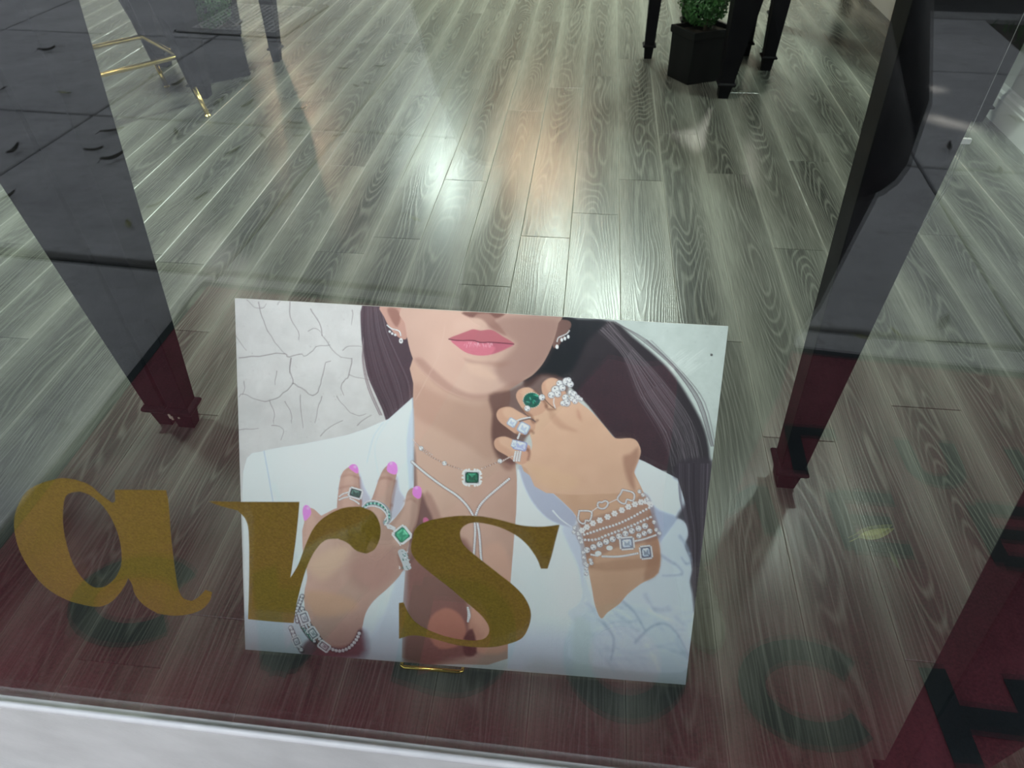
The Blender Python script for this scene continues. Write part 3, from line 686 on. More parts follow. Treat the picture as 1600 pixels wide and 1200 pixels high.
CV = np.zeros((NV, NU, 3)); 
CROPS = {'P': (0, 0, 1), 'A': (340, 440, .2625), 'B': (740, 440, .2625), 'C': (380, 700, .2625), 'D': (780, 720, .2375), 'E': (640, 470, .1625),
         'F': (760, 570, .1625), 'G': (460, 700, .1625), 'H': (370, 850, .15), 'I': (840, 880, .2), 'J': (880, 750, .13333)}
def cv(k, pts): x, y, s = CROPS[k]; return [(x+u*s, y+v*s) for u, v in pts]
def win_(x0, y0, x1, y1):
    us, vs = [], []
    for x, y in ((x0, y0), (x1, y0), (x0, y1), (x1, y1)):
        q = HI @ np.array([x, y, 1.]); us.append(q[0]/q[2]); vs.append(q[1]/q[2])
    a, b = int(max(0, min(us)*(NU-1)-1)), int(min(NU, max(us)*(NU-1)+2)); c, d = int(max(0, min(vs)*(NV-1)-1)), int(min(NV, max(vs)*(NV-1)+2))
    return slice(c, max(c, d)), slice(a, max(a, b))
def seg_d2(X, Y, a, b):
    dx, dy = b[0]-a[0], b[1]-a[1]; L = dx*dx+dy*dy+1e-9
    t = np.clip(((X-a[0])*dx+(Y-a[1])*dy)/L, 0, 1); return (X-a[0]-t*dx)**2+(Y-a[1]-t*dy)**2, t
def poly(pts, col, alpha=1., soft=1.2, n=3, fn=None):
    P = sm(pts, n) if n > 1 else pts
    xs_ = [p[0] for p in P]; ys_ = [p[1] for p in P]; s = win_(min(xs_)-soft, min(ys_)-soft, max(xs_)+soft, max(ys_)+soft)
    X, Y = PX[s], PY[s]
    if X.size == 0: return
    ins = np.zeros(X.shape, bool); d2 = np.full(X.shape, 1e9)
    for i in range(len(P)):
        a, b = P[i-1], P[i]
        if a[1] != b[1]:
            c = (a[1] > Y) != (b[1] > Y); ins ^= c & (X < (b[0]-a[0])*(Y-a[1])/(b[1]-a[1])+a[0])
        d2 = np.minimum(d2, seg_d2(X, Y, a, b)[0])
    sd = np.sqrt(d2)*np.where(ins, 1, -1); al = np.clip(.5+sd/soft, 0, 1); al = al*al*(3-2*al)*alpha
    c = np.array(col, float)/255
    if fn is not None: c = fn(X, Y, c)
    CV[s] = CV[s]*(1-al[..., None])+c*al[..., None]
def stroke(pts, w, col, alpha=1., soft=1., n=4):
    P = sm(pts, n, False) if n > 1 and len(pts) > 2 else pts
    ws = w if isinstance(w, (tuple, list)) else (w, w); N = len(P)-1
    for k0 in range(0, N, 6):
        Q = P[k0:k0+7]
        xs_ = [p[0] for p in Q]; ys_ = [p[1] for p in Q]; mw = max(ws)+soft+1
        s = win_(min(xs_)-mw, min(ys_)-mw, max(xs_)+mw, max(ys_)+mw); X, Y = PX[s], PY[s]
        if X.size == 0: continue
        al = np.zeros(X.shape)
        for i in range(len(Q)-1):
            d2, t = seg_d2(X, Y, Q[i], Q[i+1]); ww = ws[0]+(ws[1]-ws[0])*((k0+i+t)/N)
            al = np.maximum(al, np.clip(.5+(ww/2-np.sqrt(d2))/soft, 0, 1))
        al = (al*alpha)[..., None]; CV[s] = CV[s]*(1-al)+np.array(col, float)/255*al
def dot(x, y, r, col, alpha=1., soft=.8, ry=None):
    s = win_(x-r-2, y-r-2, x+r+2, y+r+2); X, Y = PX[s], PY[s]
    if X.size == 0: return
    al = (np.clip(.5+(r-np.hypot(X-x, (Y-y)*(r/(ry or r))))/soft, 0, 1)*alpha)[..., None]; CV[s] = CV[s]*(1-al)+np.array(col, float)/255*al
def bead(x, y, r, col=(252, 253, 255), dark=(120, 118, 122)):
    dot(x, y, r*1.2, dark, .55); dot(x, y, r*1.0, (198, 200, 206)); dot(x-r*.2, y-r*.2, r*.66, col)
    if r > 2:
        for k in range(5): a = k*1.257+x; dot(x+math.cos(a)*r*.55, y+math.sin(a)*r*.55, r*.2, (90, 92, 100) if k % 2 else (255, 255, 255), .9)
def beads(pts, r, gap=None, n=6):
    P = sm(pts, n, False); gap = gap or r*1.9; acc = 0; last = P[0]; bead(*last, r)
    for p in P[1:]:
        d = math.hypot(p[0]-last[0], p[1]-last[1])
        while d >= gap:
            last = (last[0]+(p[0]-last[0])*gap/d, last[1]+(p[1]-last[1])*gap/d); bead(*last, r); d = math.hypot(p[0]-last[0], p[1]-last[1])
def gem(c, w, h, a, col, lo, hi, halo=True, tbl=True, r=.28):
    ca, sa = math.cos(a), math.sin(a)
    def q(f, g=0): 
        W, H = w*f+g, h*f+g; k = r*min(W, H)
        return [(c[0]+x*ca-y*sa, c[1]+x*sa+y*ca) for x, y in ((-W+k, -H), (W-k, -H), (W, -H+k), (W, H-k), (W-k, H), (-W+k, H), (-W, H-k), (-W, -H+k))]
    if halo:
        poly(q(1, 3.2), (150, 150, 155), n=1); o = q(1, 1.9)
        for i in range(8):
            A_1, B_1 = o[i-1], o[i]; L = math.hypot(B_1[0]-A_1[0], B_1[1]-A_1[1]); m = max(1, int(L/2.2))
            for k in range(m): dot(A_1[0]+(B_1[0]-A_1[0])*k/m, A_1[1]+(B_1[1]-A_1[1])*k/m, 1.15, (240, 242, 245))
    poly(q(1), lo, n=1, soft=.8); poly(q(.80), col, n=1, soft=.8)
    P8 = q(.8); P4 = q(.48)
    poly([P8[0], P8[1], P4[1], P4[0]], hi, n=1, soft=.7, alpha=.8); poly([P8[6], P8[7], P4[7], P4[6]], hi, n=1, soft=.7, alpha=.45)
    poly([P8[3], P8[4], P4[4], P4[3]], lo, n=1, soft=.7, alpha=.7); poly(P4, tuple((a_+b_)/2 for a_, b_ in zip(col, lo)), n=1, soft=.7)
    poly([P4[0], P4[1], ((P4[4][0]+P4[0][0])/2, (P4[4][1]+P4[0][1])/2)], hi, n=1, soft=.7, alpha=.6)
def vnoise(X, Y, s, seed=0):
    r_ = np.random.default_rng(seed).random((64, 64)); x = X/s; y = Y/s; xi, yi = np.floor(x).astype(int), np.floor(y).astype(int); fx, fy = x-xi, y-yi
    fx = fx*fx*(3-2*fx); fy = fy*fy*(3-2*fy); g = lambda i, j: r_[i % 64, j % 64]
    return (g(yi, xi)*(1-fx)+g(yi, xi+1)*fx)*(1-fy)+(g(yi+1, xi)*(1-fx)+g(yi+1, xi+1)*fx)*fy
def paint():
    # plaster wall
    nz = vnoise(PX, PY, 40, 1)*.5+vnoise(PX, PY, 14, 2)*.3+vnoise(PX, PY, 4, 3)*.2
    base = np.array([196, 196, 195])/255; right = np.array([188, 199, 194])/255
    t = np.clip((PX-700)/300, 0, 1)[..., None]; CV[:] = base*(1-t)+right*t
    CV[:] += ((nz-.5)*.10)[..., None]
    dk = (110, 106, 108)
    cracks = [[(250,120),(270,210),(310,300),(370,390),(435,455)],[(130,455),(250,450),(400,430),(435,455),(500,435),(540,445),(600,395),(680,380)],[(570,165),(620,250),(640,320),(680,385),(750,455),(815,460)],
              [(440,120),(445,210),(490,300),(495,350)],[(450,460),(435,550)],[(445,460),(440,540),(460,610),(400,670),(320,715),(240,710),(155,675),(130,690)],[(460,610),(510,640),(580,685),(620,640),(640,560),(660,490),(685,480)],
              [(815,460),(800,560),(765,600),(750,640),(770,685)],[(800,560),(920,590)],[(630,690),(610,770),(590,850)],[(725,690),(770,750),(830,800),(900,795)],[(500,680),(510,780),(520,880)],[(320,715),(345,800),(340,850)],
              [(625,925),(680,875),(760,830)],[(410,720),(450,800),(450,850)],[(105,320),(150,380),(175,415)],[(160,600),(165,640),(150,680)],[(360,540),(350,620)],[(130,890),(250,880)],[(330,860),(400,880),(390,950)],
              [(760,410),(800,385),(880,395)],[(550,300),(600,280),(640,320)],[(180,110),(215,150),(270,160),(300,135)],[(380,120),(360,140)],[(820,170),(815,260)],[(850,860),(930,800)]]
    for i, c in enumerate(cracks):
        P = cv('A', c); P = [(x+math.sin(i*3+j*5)*.6, y+math.cos(i+j*4)*.6) for j, (x, y) in enumerate(sm(P, 3, False))]
        P = [(x+random.uniform(-.7, .7), y+random.uniform(-.7, .7)) for x, y in P]
        stroke(P, (1.9, 1.1) if i < 8 else (1.4, .8), dk, .62, 1.1, 1); stroke([(x+1.2, y+1) for x, y in P], 1, (222, 221, 218), .35, 1, 1)
    for i in range(60): dot(random.uniform(372, 560), random.uniform(480, 720), random.uniform(.4, .9), dk, .35)
    for i in range(40): dot(random.uniform(1000, 1130), random.uniform(515, 700), random.uniform(.4, .8), (100, 105, 104), .35)
    dot(*cv('B', [(1418, 436)])[0], 2.1, (70, 72, 70), .9)
    for i in range(26): x, y = random.uniform(1150, 1290), random.uniform(410, 520); stroke(cv('B', [(x, y+60), (x+90, y-10)]), 1, (214, 222, 217), .4)
    poly(cv('B', [(560,560),(900,560),(1050,900),(1180,1120),(980,1080),(860,940),(700,740)]), (40, 34, 40), soft=4)
    # hair right of the face, flowing down behind the hand to the lower right corner
    poly(cv('B', [(500,215),(640,228),(850,240),(960,330),(1100,450),(1200,560),(1300,720),(1375,880),(1405,1050),(1400,1250),(1385,1500),(1300,1700),(1180,1500),(1150,1130),(1000,1090),(990,950),(860,930),(720,760),(580,600),(420,560),(330,640),(330,500)]), (46, 41, 47), soft=7)
    poly(cv('B', [(480,205),(640,225),(800,240),(700,350),(600,540),(520,580),(430,560),(360,620),(330,560),(450,420)]), (24, 27, 34), soft=10)
    for i in range(260):
        f = random.random(); g = random.random()
        x0 = 840+f*60; p = [(x0-f*120+random.uniform(-30, 10), 240+f*60), (960-f*60+g*20, 400+f*60), (1130-f*150+g*30, 590+f*110), (1290-f*190+g*40, 830+f*80), (1370-f*190+random.uniform(-20, 30), 1100), (1380-f*160+random.uniform(-30, 30), 1400+random.uniform(0, 300))]
        sh = random.choice([(122, 112, 118), (92, 84, 90), (150, 142, 146), (34, 30, 36), (30, 27, 33), (66, 58, 66)]); k0 = random.choice([0, 0, 1, 2])
        stroke(cv('B', p[k0:random.choice([4, 5, 6])]), (random.uniform(.5, 1.6), .6), sh, random.uniform(.2, .5), 1.1, 4)
    for i in range(36):
        f = random.random(); stroke(cv('B', [(860, 240+f*10), (1010+f*60, 350), (1200+f*50, 520+f*20), (1330+f*50, 720), (1410+f*30, 980)][random.choice([0, 1, 2]):]), (.9, .5), (96, 90, 96), random.uniform(.15, .4), 1)
    # left hair
    poly(cv('A', [(880,140),(872,300),(885,420),(910,560),(960,680),(1000,770),(1035,850),(1110,790),(1190,700),(1200,560),(1195,450),(1150,330),(1080,200),(1000,140)]), (66, 56, 64), soft=2.2)
    for i in range(110):
        f = random.random(); c = random.choice([(96, 84, 92), (44, 37, 44), (80, 70, 78), (50, 42, 50), (120, 108, 114)])
        stroke(cv('A', [(885+f*110, 145), (880+f*150, 300), (895+f*200, 450), (930+f*230, 600), (1000+f*170, 740-f*40), (1035+f*120, 830-f*100)]), (.8, .8), c, random.uniform(.15, .45), 1)
    for i in range(14): f = random.random(); stroke(cv('A', [(885, 330+f*40), (890-f*12, 480), (930-f*20, 640), (1000-f*20, 800)]), .9, (120, 108, 112), .35)
    # neck and chest
    def skin_grad(X, Y, c):
        n = (vnoise(X, Y, 22, 5)-.5)*.02; k = np.clip((X-690)/150, 0, 1); d = np.clip((Y-860)/140, 0, 1)
        col = c*(1-.12*k[..., None]) + n[..., None]; return col*(1-.10*d[..., None])
    poly([(651,560),(651,600),(650,650),(650,720),(645,800),(636,880),(634,950),(632,1030),(720,1040),(800,1030),(803,940),(808,860),(813,760),(806,700),(800,640),(800,600),(740,560)], (204, 168, 150), n=2, fn=skin_grad)
    poly([(652,600),(700,622),(755,634),(800,614),(812,640),(800,690),(770,720),(740,700),(690,672),(652,650)], (160, 120, 104), .28, 16)
    poly([(780,640),(812,650),(812,720),(795,735),(775,700)], (110, 76, 66), .55, 10)
    poly([(640,880),(700,840),(740,860),(735,950),(760,1010),(700,1036),(634,1036)], (106, 66, 60), .75, 14)
    poly([(672,990),(678,965),(700,952),(722,962),(732,985),(726,1008),(690,1016)], (182, 120, 100), .9, 6)
    poly([(738,960),(760,930),(790,900),(804,940),(800,1016),(742,1018)], (205, 152, 128), .8, 8)
    poly([(728,1000),(742,985),(748,1022),(730,1026)], (70, 40, 38), .8, 5)
    poly([(752,870),(785,850),(806,900),(790,960),(756,950)], (214, 168, 146), .5, 14)
    poly([(640,740),(652,700),(656,760),(660,840),(648,880),(636,880)], (92, 62, 58), .6, 6)
    poly([(655,800),(672,770),(690,800),(700,840),(680,850),(655,850)], (150, 106, 98), .5, 8)
    # ears
    poly(cv('A', [(985,150),(1010,210),(1040,270),(1080,320),(1120,345),(1150,330),(1150,200),(1100,150)]), (190, 148, 134), soft=1.5)
    poly(cv('A', [(1030,165),(1060,240),(1090,270),(1110,210),(1080,160)]), (132, 90, 80), .7, 5)
    poly(cv('B', [(500,215),(540,225),(590,235),(600,270),(560,330),(520,390),(490,380)]), (112, 84, 78), soft=2.5)
    # face
    def face_grad(X, Y, c):
        k = np.clip((X-740)/140, 0, 1); l = np.clip((X-640)/50, 0, 1); n = (vnoise(X, Y, 30, 6)-.5)*.02
        return c*(1-.20*k[..., None])*(.94+.06*l[..., None])+n[..., None]
    poly([(632,482),(638,505),(641,525),(646,548),(653,566),(664,580),(676,592),(690,603),(705,613),(722,620),(738,625),(754,626),(768,624),(782,620),(796,613),(810,604),(824,595),(836,588),(848,576),(857,563),(866,545),(873,525),(878,505),(880,490),(800,485),(720,482)], (214, 178, 162), n=2, fn=face_grad)
    poly(cv('E', [(80,575),(220,740),(400,880),(560,945),(700,965),(850,935),(1000,870),(1150,770),(1000,800),(850,880),(700,905),(560,880),(420,800),(260,660),(150,560)]), (150, 110, 98), .42, 9)
    poly(cv('E', [(800,260),(870,190),(1000,150),(1440,180),(1440,330),(1380,500),(1280,650),(1150,760),(1020,830),(900,760),(860,640),(980,520),(1060,420),(940,330)]), (136, 100, 94), .45, 16)
    poly(cv('E', [(575,620),(640,605),(720,625),(800,680),(870,740),(820,760),(720,740),(620,690)]), (226, 190, 170), .55, 12)
    poly(cv('E', [(560,560),(700,590),(850,590),(1000,600),(900,640),(740,610),(620,600)]), (150, 108, 96), .35, 9)
    poly(cv('E', [(560,110),(600,155),(680,165),(740,185),(800,245),(860,290),(960,330),(900,240),(860,190),(930,150),(900,120)]), (138, 98, 90), .6, 6)
    poly(cv('E', [(560,112),(600,150),(650,160),(690,130),(800,125),(860,165),(920,150),(930,120)]), (112, 74, 68), .75, 4)
    poly(cv('E', [(470,200),(560,190),(690,200),(700,255),(600,270),(480,300)]), (224, 190, 174), .45, 12)
    # lips
    poly(cv('E', [(410,370),(500,330),(600,292),(650,276),(720,290),(790,280),(850,292),(930,345),(1042,412),(960,412),(800,402),(720,405),(650,388),(540,388)]), (182, 104, 114), soft=1.4, n=2)
    poly(cv('E', [(430,384),(540,390),(650,390),(720,405),(800,402),(1035,418),(980,455),(920,485),(830,518),(740,532),(640,522),(560,492),(490,440)]), (208, 116, 134), soft=1.6, n=2)
    poly(cv('E', [(800,405),(1035,418),(930,480),(830,515),(860,460)]), (160, 84, 100), .5, 5)
    for i in range(46):
        x = random.uniform(540, 830); y0 = 400+random.uniform(0, 35)-abs(x-690)*.04; stroke(cv('E', [(x, y0), (x+random.uniform(-8, 8), y0+random.uniform(8, 30))]), .7, (246, 206, 214), random.uniform(.2, .7), .8, 1)
    stroke(cv('E', [(412,372),(480,384),(540,386),(650,386),(720,405),(800,402),(900,408),(1038,420)]), (1.6, 1.4), (84, 36, 52), .9)
    stroke(cv('E', [(380,210),(330,480),(210,740),(90,960)]), 1.2, (226, 196, 182), .35)
    # jacket
    def jac(X, Y, c):
        d = np.clip((Y-960)/90, 0, 1); n = (vnoise(X, Y, 60, 9)-.5)*.025
        return c*(1-.13*d[..., None])+n[..., None]
    W_ = (216, 228, 239)
    poly([(380,770),(381,740),(387,718),(396,710),(409,708),(430,703),(455,699),(480,695),(515,688),(545,682),(575,672),(600,661),(612,656),(630,640),(650,622),(650,660),(650,700),(651,760),(645,830),(638,880),(634,940),(631,1034),(500,1030),(386,1020)], W_, n=1, fn=jac, soft=1.3)
    stroke(cv('C', [(130,25),(150,130),(170,240),(186,335)]), 2.2, (184, 198, 212), .8); stroke(cv('A', [(1180,700),(1185,900),(1178,1190)]), 2.2, (168, 180, 192), .8)
    stroke(cv('A', [(1005,845),(950,920),(925,1000),(905,1080)]), 2.4, (200, 212, 224), .7); stroke([(612,657),(590,700),(600,760)], 2, (200, 212, 224), .5)
    poly([(632,870),(640,880),(631,1034),(570,1032),(590,990),(612,940)], (182, 192, 202), .5, 12)
    poly([(500,1000),(540,985),(575,990),(572,1032),(500,1032)], (96, 88, 96), .6, 14)
    poly([(640,690),(651,640),(651,780),(640,870),(644,780)], (186, 198, 212), .6, 5)
    for k in ((430, 760, 470, 900), (400, 800, 396, 960), (600, 880, 590, 1000)): stroke([(k[0], k[1]), ((k[0]+k[2])/2+6, (k[1]+k[3])/2), (k[2], k[3])], 7, (202, 214, 226), .4, 7)
    poly([(813,735),(811,800),(805,870),(799,940),(797,1000),(796,1047),(1070,1074),(1084,960),(1084,890),(1080,860),(1072,790),(1060,748),(1040,738),(1010,722),(996,716),(950,760),(860,730)], W_, n=1, fn=jac, soft=1.3)
    poly(cv('D', [(150,30),(240,100),(330,180),(450,290),(520,370),(500,440),(430,430),(330,380),(240,280),(180,160)]), (166, 172, 192), .85, 5)
    stroke(cv('D', [(370,335),(420,390),(490,440)]), (3, 1.5), (220, 228, 238), .9)
    poly(cv('D', [(500,440),(560,560),(570,700),(560,850),(530,700),(470,560),(430,450)]), (188, 196, 212), .7, 8)
    poly(cv('D', [(1060,540),(1010,440),(1000,290),(1060,330),(1180,380),(1130,450),(1080,520)]), (168, 180, 204), .9, 7)
    hp = cv('D', [(1150,95),(1195,135),(1222,200),(1222,285),(1172,372),(1228,415),(1242,480),(1218,560),(1250,640),(1268,700),(1250,790),(1268,880),(1285,1000),(1330,700),(1380,300),(1400,0),(1200,0)])
    poly(hp, (56, 49, 58), .9, soft=9)
    for i in range(70):
        f = random.random(); x0 = 1180+f*200; c = random.choice([(116, 104, 116), (50, 42, 52), (92, 82, 94), (44, 36, 46)])
        stroke(cv('D', [(x0, 20), (x0+10-f*20, 260), (1245+f*110, 480), (1262+f*70, 700), (1280+f*20, 900)]), .9, c, random.uniform(.2, .5), 1)
    # sheer ruffled sleeve
    poly(cv('D', [(1060,560),(1120,480),(1175,385),(1228,420),(1242,490),(1220,560),(1250,640),(1266,720),(1250,800),(1262,900),(1270,1000),(1240,1190),(1200,1400),(520,1340),(480,1180),(520,1100),(460,1010),(520,960),(555,900),(570,760),(600,850),(680,1045),(760,980),(850,890),(940,810),(1045,745)]), (204, 215, 226), .9, 3)
    for i in range(70):
        x = random.uniform(560, 1230); y = random.uniform(880, 1350); a = random.uniform(-.5, 1.2); L = random.uniform(60, 200)
        stroke(cv('D', [(x, y), (x+math.cos(a)*L*.5+random.uniform(-15, 15), y+math.sin(a)*L*.5), (x+math.cos(a)*L, y+math.sin(a)*L+random.uniform(-20, 20))]), (random.uniform(3, 9), 2), random.choice([(230, 238, 246), (172, 186, 202), (186, 198, 212), (214, 224, 232)]), random.uniform(.2, .5), 5)
    for p in ([(1060,620),(1120,660),(1180,700),(1200,750),(1080,760)], [(1190,500),(1230,560),(1260,660),(1230,680),(1200,640)], [(900,1200),(1000,1100),(1100,1080),(1180,1160),(1240,1290)], [(820,930),(900,1010),(960,1120)], [(700,1080),(760,1180),(740,1320)]):
        stroke(cv('D', p), (5, 2), (160, 174, 194), .65, 4)
    poly(cv('I', [(0,760),(260,800),(600,830),(1000,900),(1150,960),(1150,1000),(0,900)]), (172, 182, 182), .55, 22)
    poly(cv('I', [(300,420),(420,470),(440,640),(430,900),(300,890),(280,600)]), (190, 204, 200), .5, 14)
    poly([(386,960),(470,950),(470,1030),(386,1020)], (190, 198, 204), .6, 14)
    # right forearm and fist
    def armg(X, Y, c): k = np.clip((Y-760)/160, 0, 1); n = (vnoise(X, Y, 18, 11)-.5)*.025; return c*(1-.03*k[..., None])+n[..., None]
    poly(cv('D', [(160,20),(330,180),(450,290),(520,370),(560,480),(590,680),(620,850),(640,960),(678,1045),(720,1005),(800,945),(850,885),(940,812),(1050,742),(1062,580),(1030,460),(990,290),(940,170),(890,60),(880,-20),(500,-120)]), (202, 164, 136), soft=1.6, fn=armg)
    poly(cv('D', [(1000,330),(1040,460),(1062,600),(1050,740),(960,790),(980,640),(960,480)]), (150, 108, 84), .5, 9)
    poly(cv('D', [(520,380),(560,500),(600,700),(640,680),(610,520),(580,420)]), (160, 118, 92), .5, 7)
    poly(cv('D', [(600,700),(760,660),(960,640),(1050,610),(1055,680),(900,720),(700,730)]), (150, 112, 88), .35, 8)
    # shadow behind fingers on the neck
    poly(cv('F', [(60,300),(250,250),(420,160),(560,90),(760,130),(800,300),(440,640),(330,950),(150,900),(80,700),(90,480)]), (92, 62, 58), .75, 8)
    HC = (212, 174, 148)
    def hg(X, Y, c): k = np.clip((X-760)/60, 0, 1); n = (vnoise(X, Y, 15, 12)-.5)*.02; return c*(.95+.05*k[..., None])+n[..., None]
    poly(cv('F', [(320,950),(330,880),(420,880),(470,780),(440,650),(430,540),(470,470),(560,380),(640,300),(800,290),(940,380),(1050,470),(1180,620),(1260,710),(1400,708),(1465,740),(1500,830),(1475,930),(1430,1060),(1440,1220),(600,1240),(420,1010)]), HC, soft=1.6, fn=hg)
    for P in ([(565,260),(570,180),(640,132),(710,140),(760,200),(800,330),(690,425),(610,360)], [(318,320),(345,245),(430,222),(500,258),(610,370),(570,470),(450,500),(385,440)], [(128,480),(165,425),(260,412),(350,460),(490,550),(480,650),(340,680),(220,605),(150,545)], [(103,760),(130,712),(210,698),(310,735),(450,790),(425,930),(345,965),(230,885),(130,825)]):
        poly(cv('F', P), (204, 160, 136), soft=1.4); poly([(x*.55+.45*cv('F', P)[2][0], y*.55+.45*cv('F', P)[2][1]) for x, y in cv('F', P)], (220, 182, 156), .55, 6)
    for P in ([(500,258),(590,360),(620,430),(690,430)], [(380,440),(460,500),(480,560),(520,540)], [(330,670),(400,690),(450,640),(480,660)], [(300,735),(400,800),(440,850),(430,920)]): stroke(cv('F', P), (5, 3), (118, 80, 66), .55, 4)
    poly(cv('F', [(640,420),(760,560),(900,640),(740,620),(640,520)]), (172, 130, 108), .35, 8); poly(cv('F', [(900,430),(930,480),(940,540),(900,500)]), (176, 124, 104), .4, 7)
    poly(cv('F', [(1330,900),(1400,860),(1470,800),(1480,900),(1430,1050),(1440,1210),(1370,1100)]), (150, 110, 92), .6, 9)
    poly(cv('F', [(1260,715),(1400,712),(1470,750),(1440,800),(1340,790)]), (216, 176, 150), .5, 7)
    poly(cv('F', [(430,960),(620,1000),(900,1100),(820,1220),(560,1150)]), (214, 178, 144), .45, 14)
    # left hand
    LC = (206, 167, 150)
    def lg(X, Y, c): k = np.clip((X-470)/160, 0, 1); n = (vnoise(X, Y, 17, 13)-.5)*.025; d = np.clip((Y-930)/90, 0, 1); return c*(1-.13*k[..., None])*(1-.16*d[..., None])+n[..., None]
    poly(cv('G', [(640,250),(700,400),(760,520),(690,620),(640,620)]), (168, 160, 178), .6, 6); poly(cv('G', [(1010,280),(1040,420),(1090,520),(1000,680),(940,640)]), (170, 160, 176), .6, 6)
    poly(cv('G', [(1240,440),(1300,560),(1360,700),(1330,760),(1100,940),(1200,700)]), (92, 58, 58), .7, 7)
    poly(cv('C', [(366,600),(372,460),(480,410),(590,360),(700,370),(850,380),(880,500),(1000,540),(985,640),(965,740),(890,830),(790,920),(740,1000),(715,1100),(660,1190),(600,1230),(470,1210),(400,1100),(372,900),(392,780),(380,690)]), LC, soft=1.6, fn=lg)
    poly(cv('C', [(940,560),(1000,640),(1000,700),(960,740),(930,640)]), (120, 80, 70), .5, 6)
    for P in ([(438,640),(446,420),(478,260),(545,196),(600,186),(642,250),(655,400),(668,600),(560,700)], [(680,700),(700,600),(760,520),(800,420),(835,320),(880,220),(940,172),(1014,200),(1000,320),(965,480),(945,640),(890,760),(860,1000),(720,900)], [(890,1000),(905,790),(1000,680),(1085,560),(1108,450),(1160,395),(1245,430),(1238,560),(1205,740),(1150,850),(1110,960),(1000,1040)], [(95,960),(112,720),(98,620),(180,590),(250,640),(300,720),(200,900),(120,1040)]):
        poly(cv('G', P), (202, 162, 146), soft=1.5, fn=lg)
        Q = cv('G', P); cxp = sum(q[0] for q in Q)/len(Q); cyp = sum(q[1] for q in Q)/len(Q)
        poly([(cxp+(x-cxp)*.5-2, cyp+(y-cyp)*.75) for x, y in Q], (216, 178, 160), .45, 8)
    for P in ([(470,290),(560,270),(640,300)], [(830,330),(900,290),(990,330)], [(1090,520),(1150,500),(1210,540)], [(450,400),(560,380),(640,400)], [(860,300),(960,310)]): stroke(cv('G', P), 3, (150, 106, 94), .35, 4)
    stroke(cv('G', [(1000,330),(975,480),(945,640),(900,740)]), 4, (130, 88, 80), .5, 4); stroke(cv('G', [(1240,500),(1215,700),(1150,860)]), 4, (120, 80, 72), .5, 4); stroke(cv('G', [(650,300),(660,450),(668,580)]), 3, (140, 98, 90), .5, 4)
    for P, c in (([(545,198),(580,168),(620,175),(642,222),(632,258),(590,238)], (244, 132, 216)), ([(918,196),(930,158),(970,140),(1012,168),(1020,240),(990,268),(922,238)], (244, 138, 220)), ([(1163,435),(1175,390),(1215,376),(1250,402),(1246,480),(1215,500),(1172,470)], (248, 130, 214)), ([(98,600),(120,563),(160,575),(182,640),(150,690),(116,716),(100,660)], (244, 140, 222))):
        poly(cv('G', P), c, soft=1.2, n=2); Q = cv('G', P); dot(Q[2][0]-2, Q[2][1]+3, 2.2, (255, 196, 240), .7, 2)
    poly(cv('G', [(1265,690),(1300,680),(1325,720),(1310,750),(1270,740)]), (206, 106, 150), .9, 2)
    poly(cv('C', [(400,700),(520,620),(640,600),(600,700),(480,800)]), (226, 190, 160), .55, 18)
    poly(cv('C', [(380,880),(460,860),(640,900),(690,960),(560,1010),(430,1000)]), (210, 162, 126), .55, 14)
    poly(cv('C', [(700,620),(860,600),(940,700),(860,820),(720,860),(640,760)]), (168, 122, 112), .45, 22)
    poly(cv('H', [(780,1000),(900,1060),(1050,1100),(1200,1060),(1310,900),(1330,980),(1290,1180),(700,1180)]), (84, 46, 48), .75, 10)
    # jewellery ---------------------------------------------------------------
    def chain(pts, w=1.0, col=(226, 206, 200), al=.9):
        P = sm(pts, 8, False); stroke(P, w+1, (120, 86, 78), .5, 1, 1)
        for i, p in enumerate(P): dot(p[0], p[1], w*.75, col if i % 2 else (250, 246, 244), al)
    chain(cv('C', [(1060,-10),(1110,40),(1215,97),(1320,135)])); chain([(650,688),(660,699),(680,712)]); chain(cv('C', [(1440,128),(1545,84),(1620,55)])); chain([(790,722),(800,716)])
    for p in cv('C', [(1078,8),(1217,97),(1547,83)]): bead(p[0], p[1], 3.4)
    gem(cv('C', [(1380,182)])[0], 10.2, 8.2, .02, (26, 104, 78), (10, 62, 48), (84, 176, 138)); 
    for k in range(22):
        a = k*2*PI/22; q = cv('C', [(1380, 182)])[0]; dot(q[0]+math.copysign(abs(math.cos(a))**.6*14.5, math.cos(a)), q[1]+math.copysign(abs(math.sin(a))**.6*12.6, math.sin(a)), 1.7, (238, 240, 242))
    for P in ([(1025,90),(1100,155),(1200,230),(1290,290),(1350,350),(1390,415)], [(1600,190),(1540,240),(1460,310),(1420,360),(1398,415)], [(1392,415),(1398,500),(1392,600),(1386,690),(1380,800)], [(1404,415),(1422,520),(1430,640),(1435,720),(1420,860)]):
        Q = cv('C', P); stroke(Q, 5.0, (116, 80, 74), .55, 2); beads(Q, 1.85, 3.1)
    beads(cv('C', [(1352,960),(1356,1000),(1352,1040)]), 1.7, 3); beads([(736,955),(738,965),(735,972)], 1.5, 2.8)
    # earrings
    beads(cv('A', [(1030,262),(1055,282),(1085,290),(1105,300),(1112,330)]), 1.1, 2.2)
    for p in cv('A', [(1045,300),(1060,312),(1078,320)]): bead(p[0], p[1], 1.9)
    q = cv('A', [(1112, 355)])[0]; dot(q[0], q[1], 3.2, (225, 228, 232), 1, .8, 4.2); dot(q[0], q[1], 1.6, (150, 150, 156))
    beads(cv('E', [(1568,290),(1545,318),(1500,340),(1462,360),(1450,400)]), .9, 1.9)
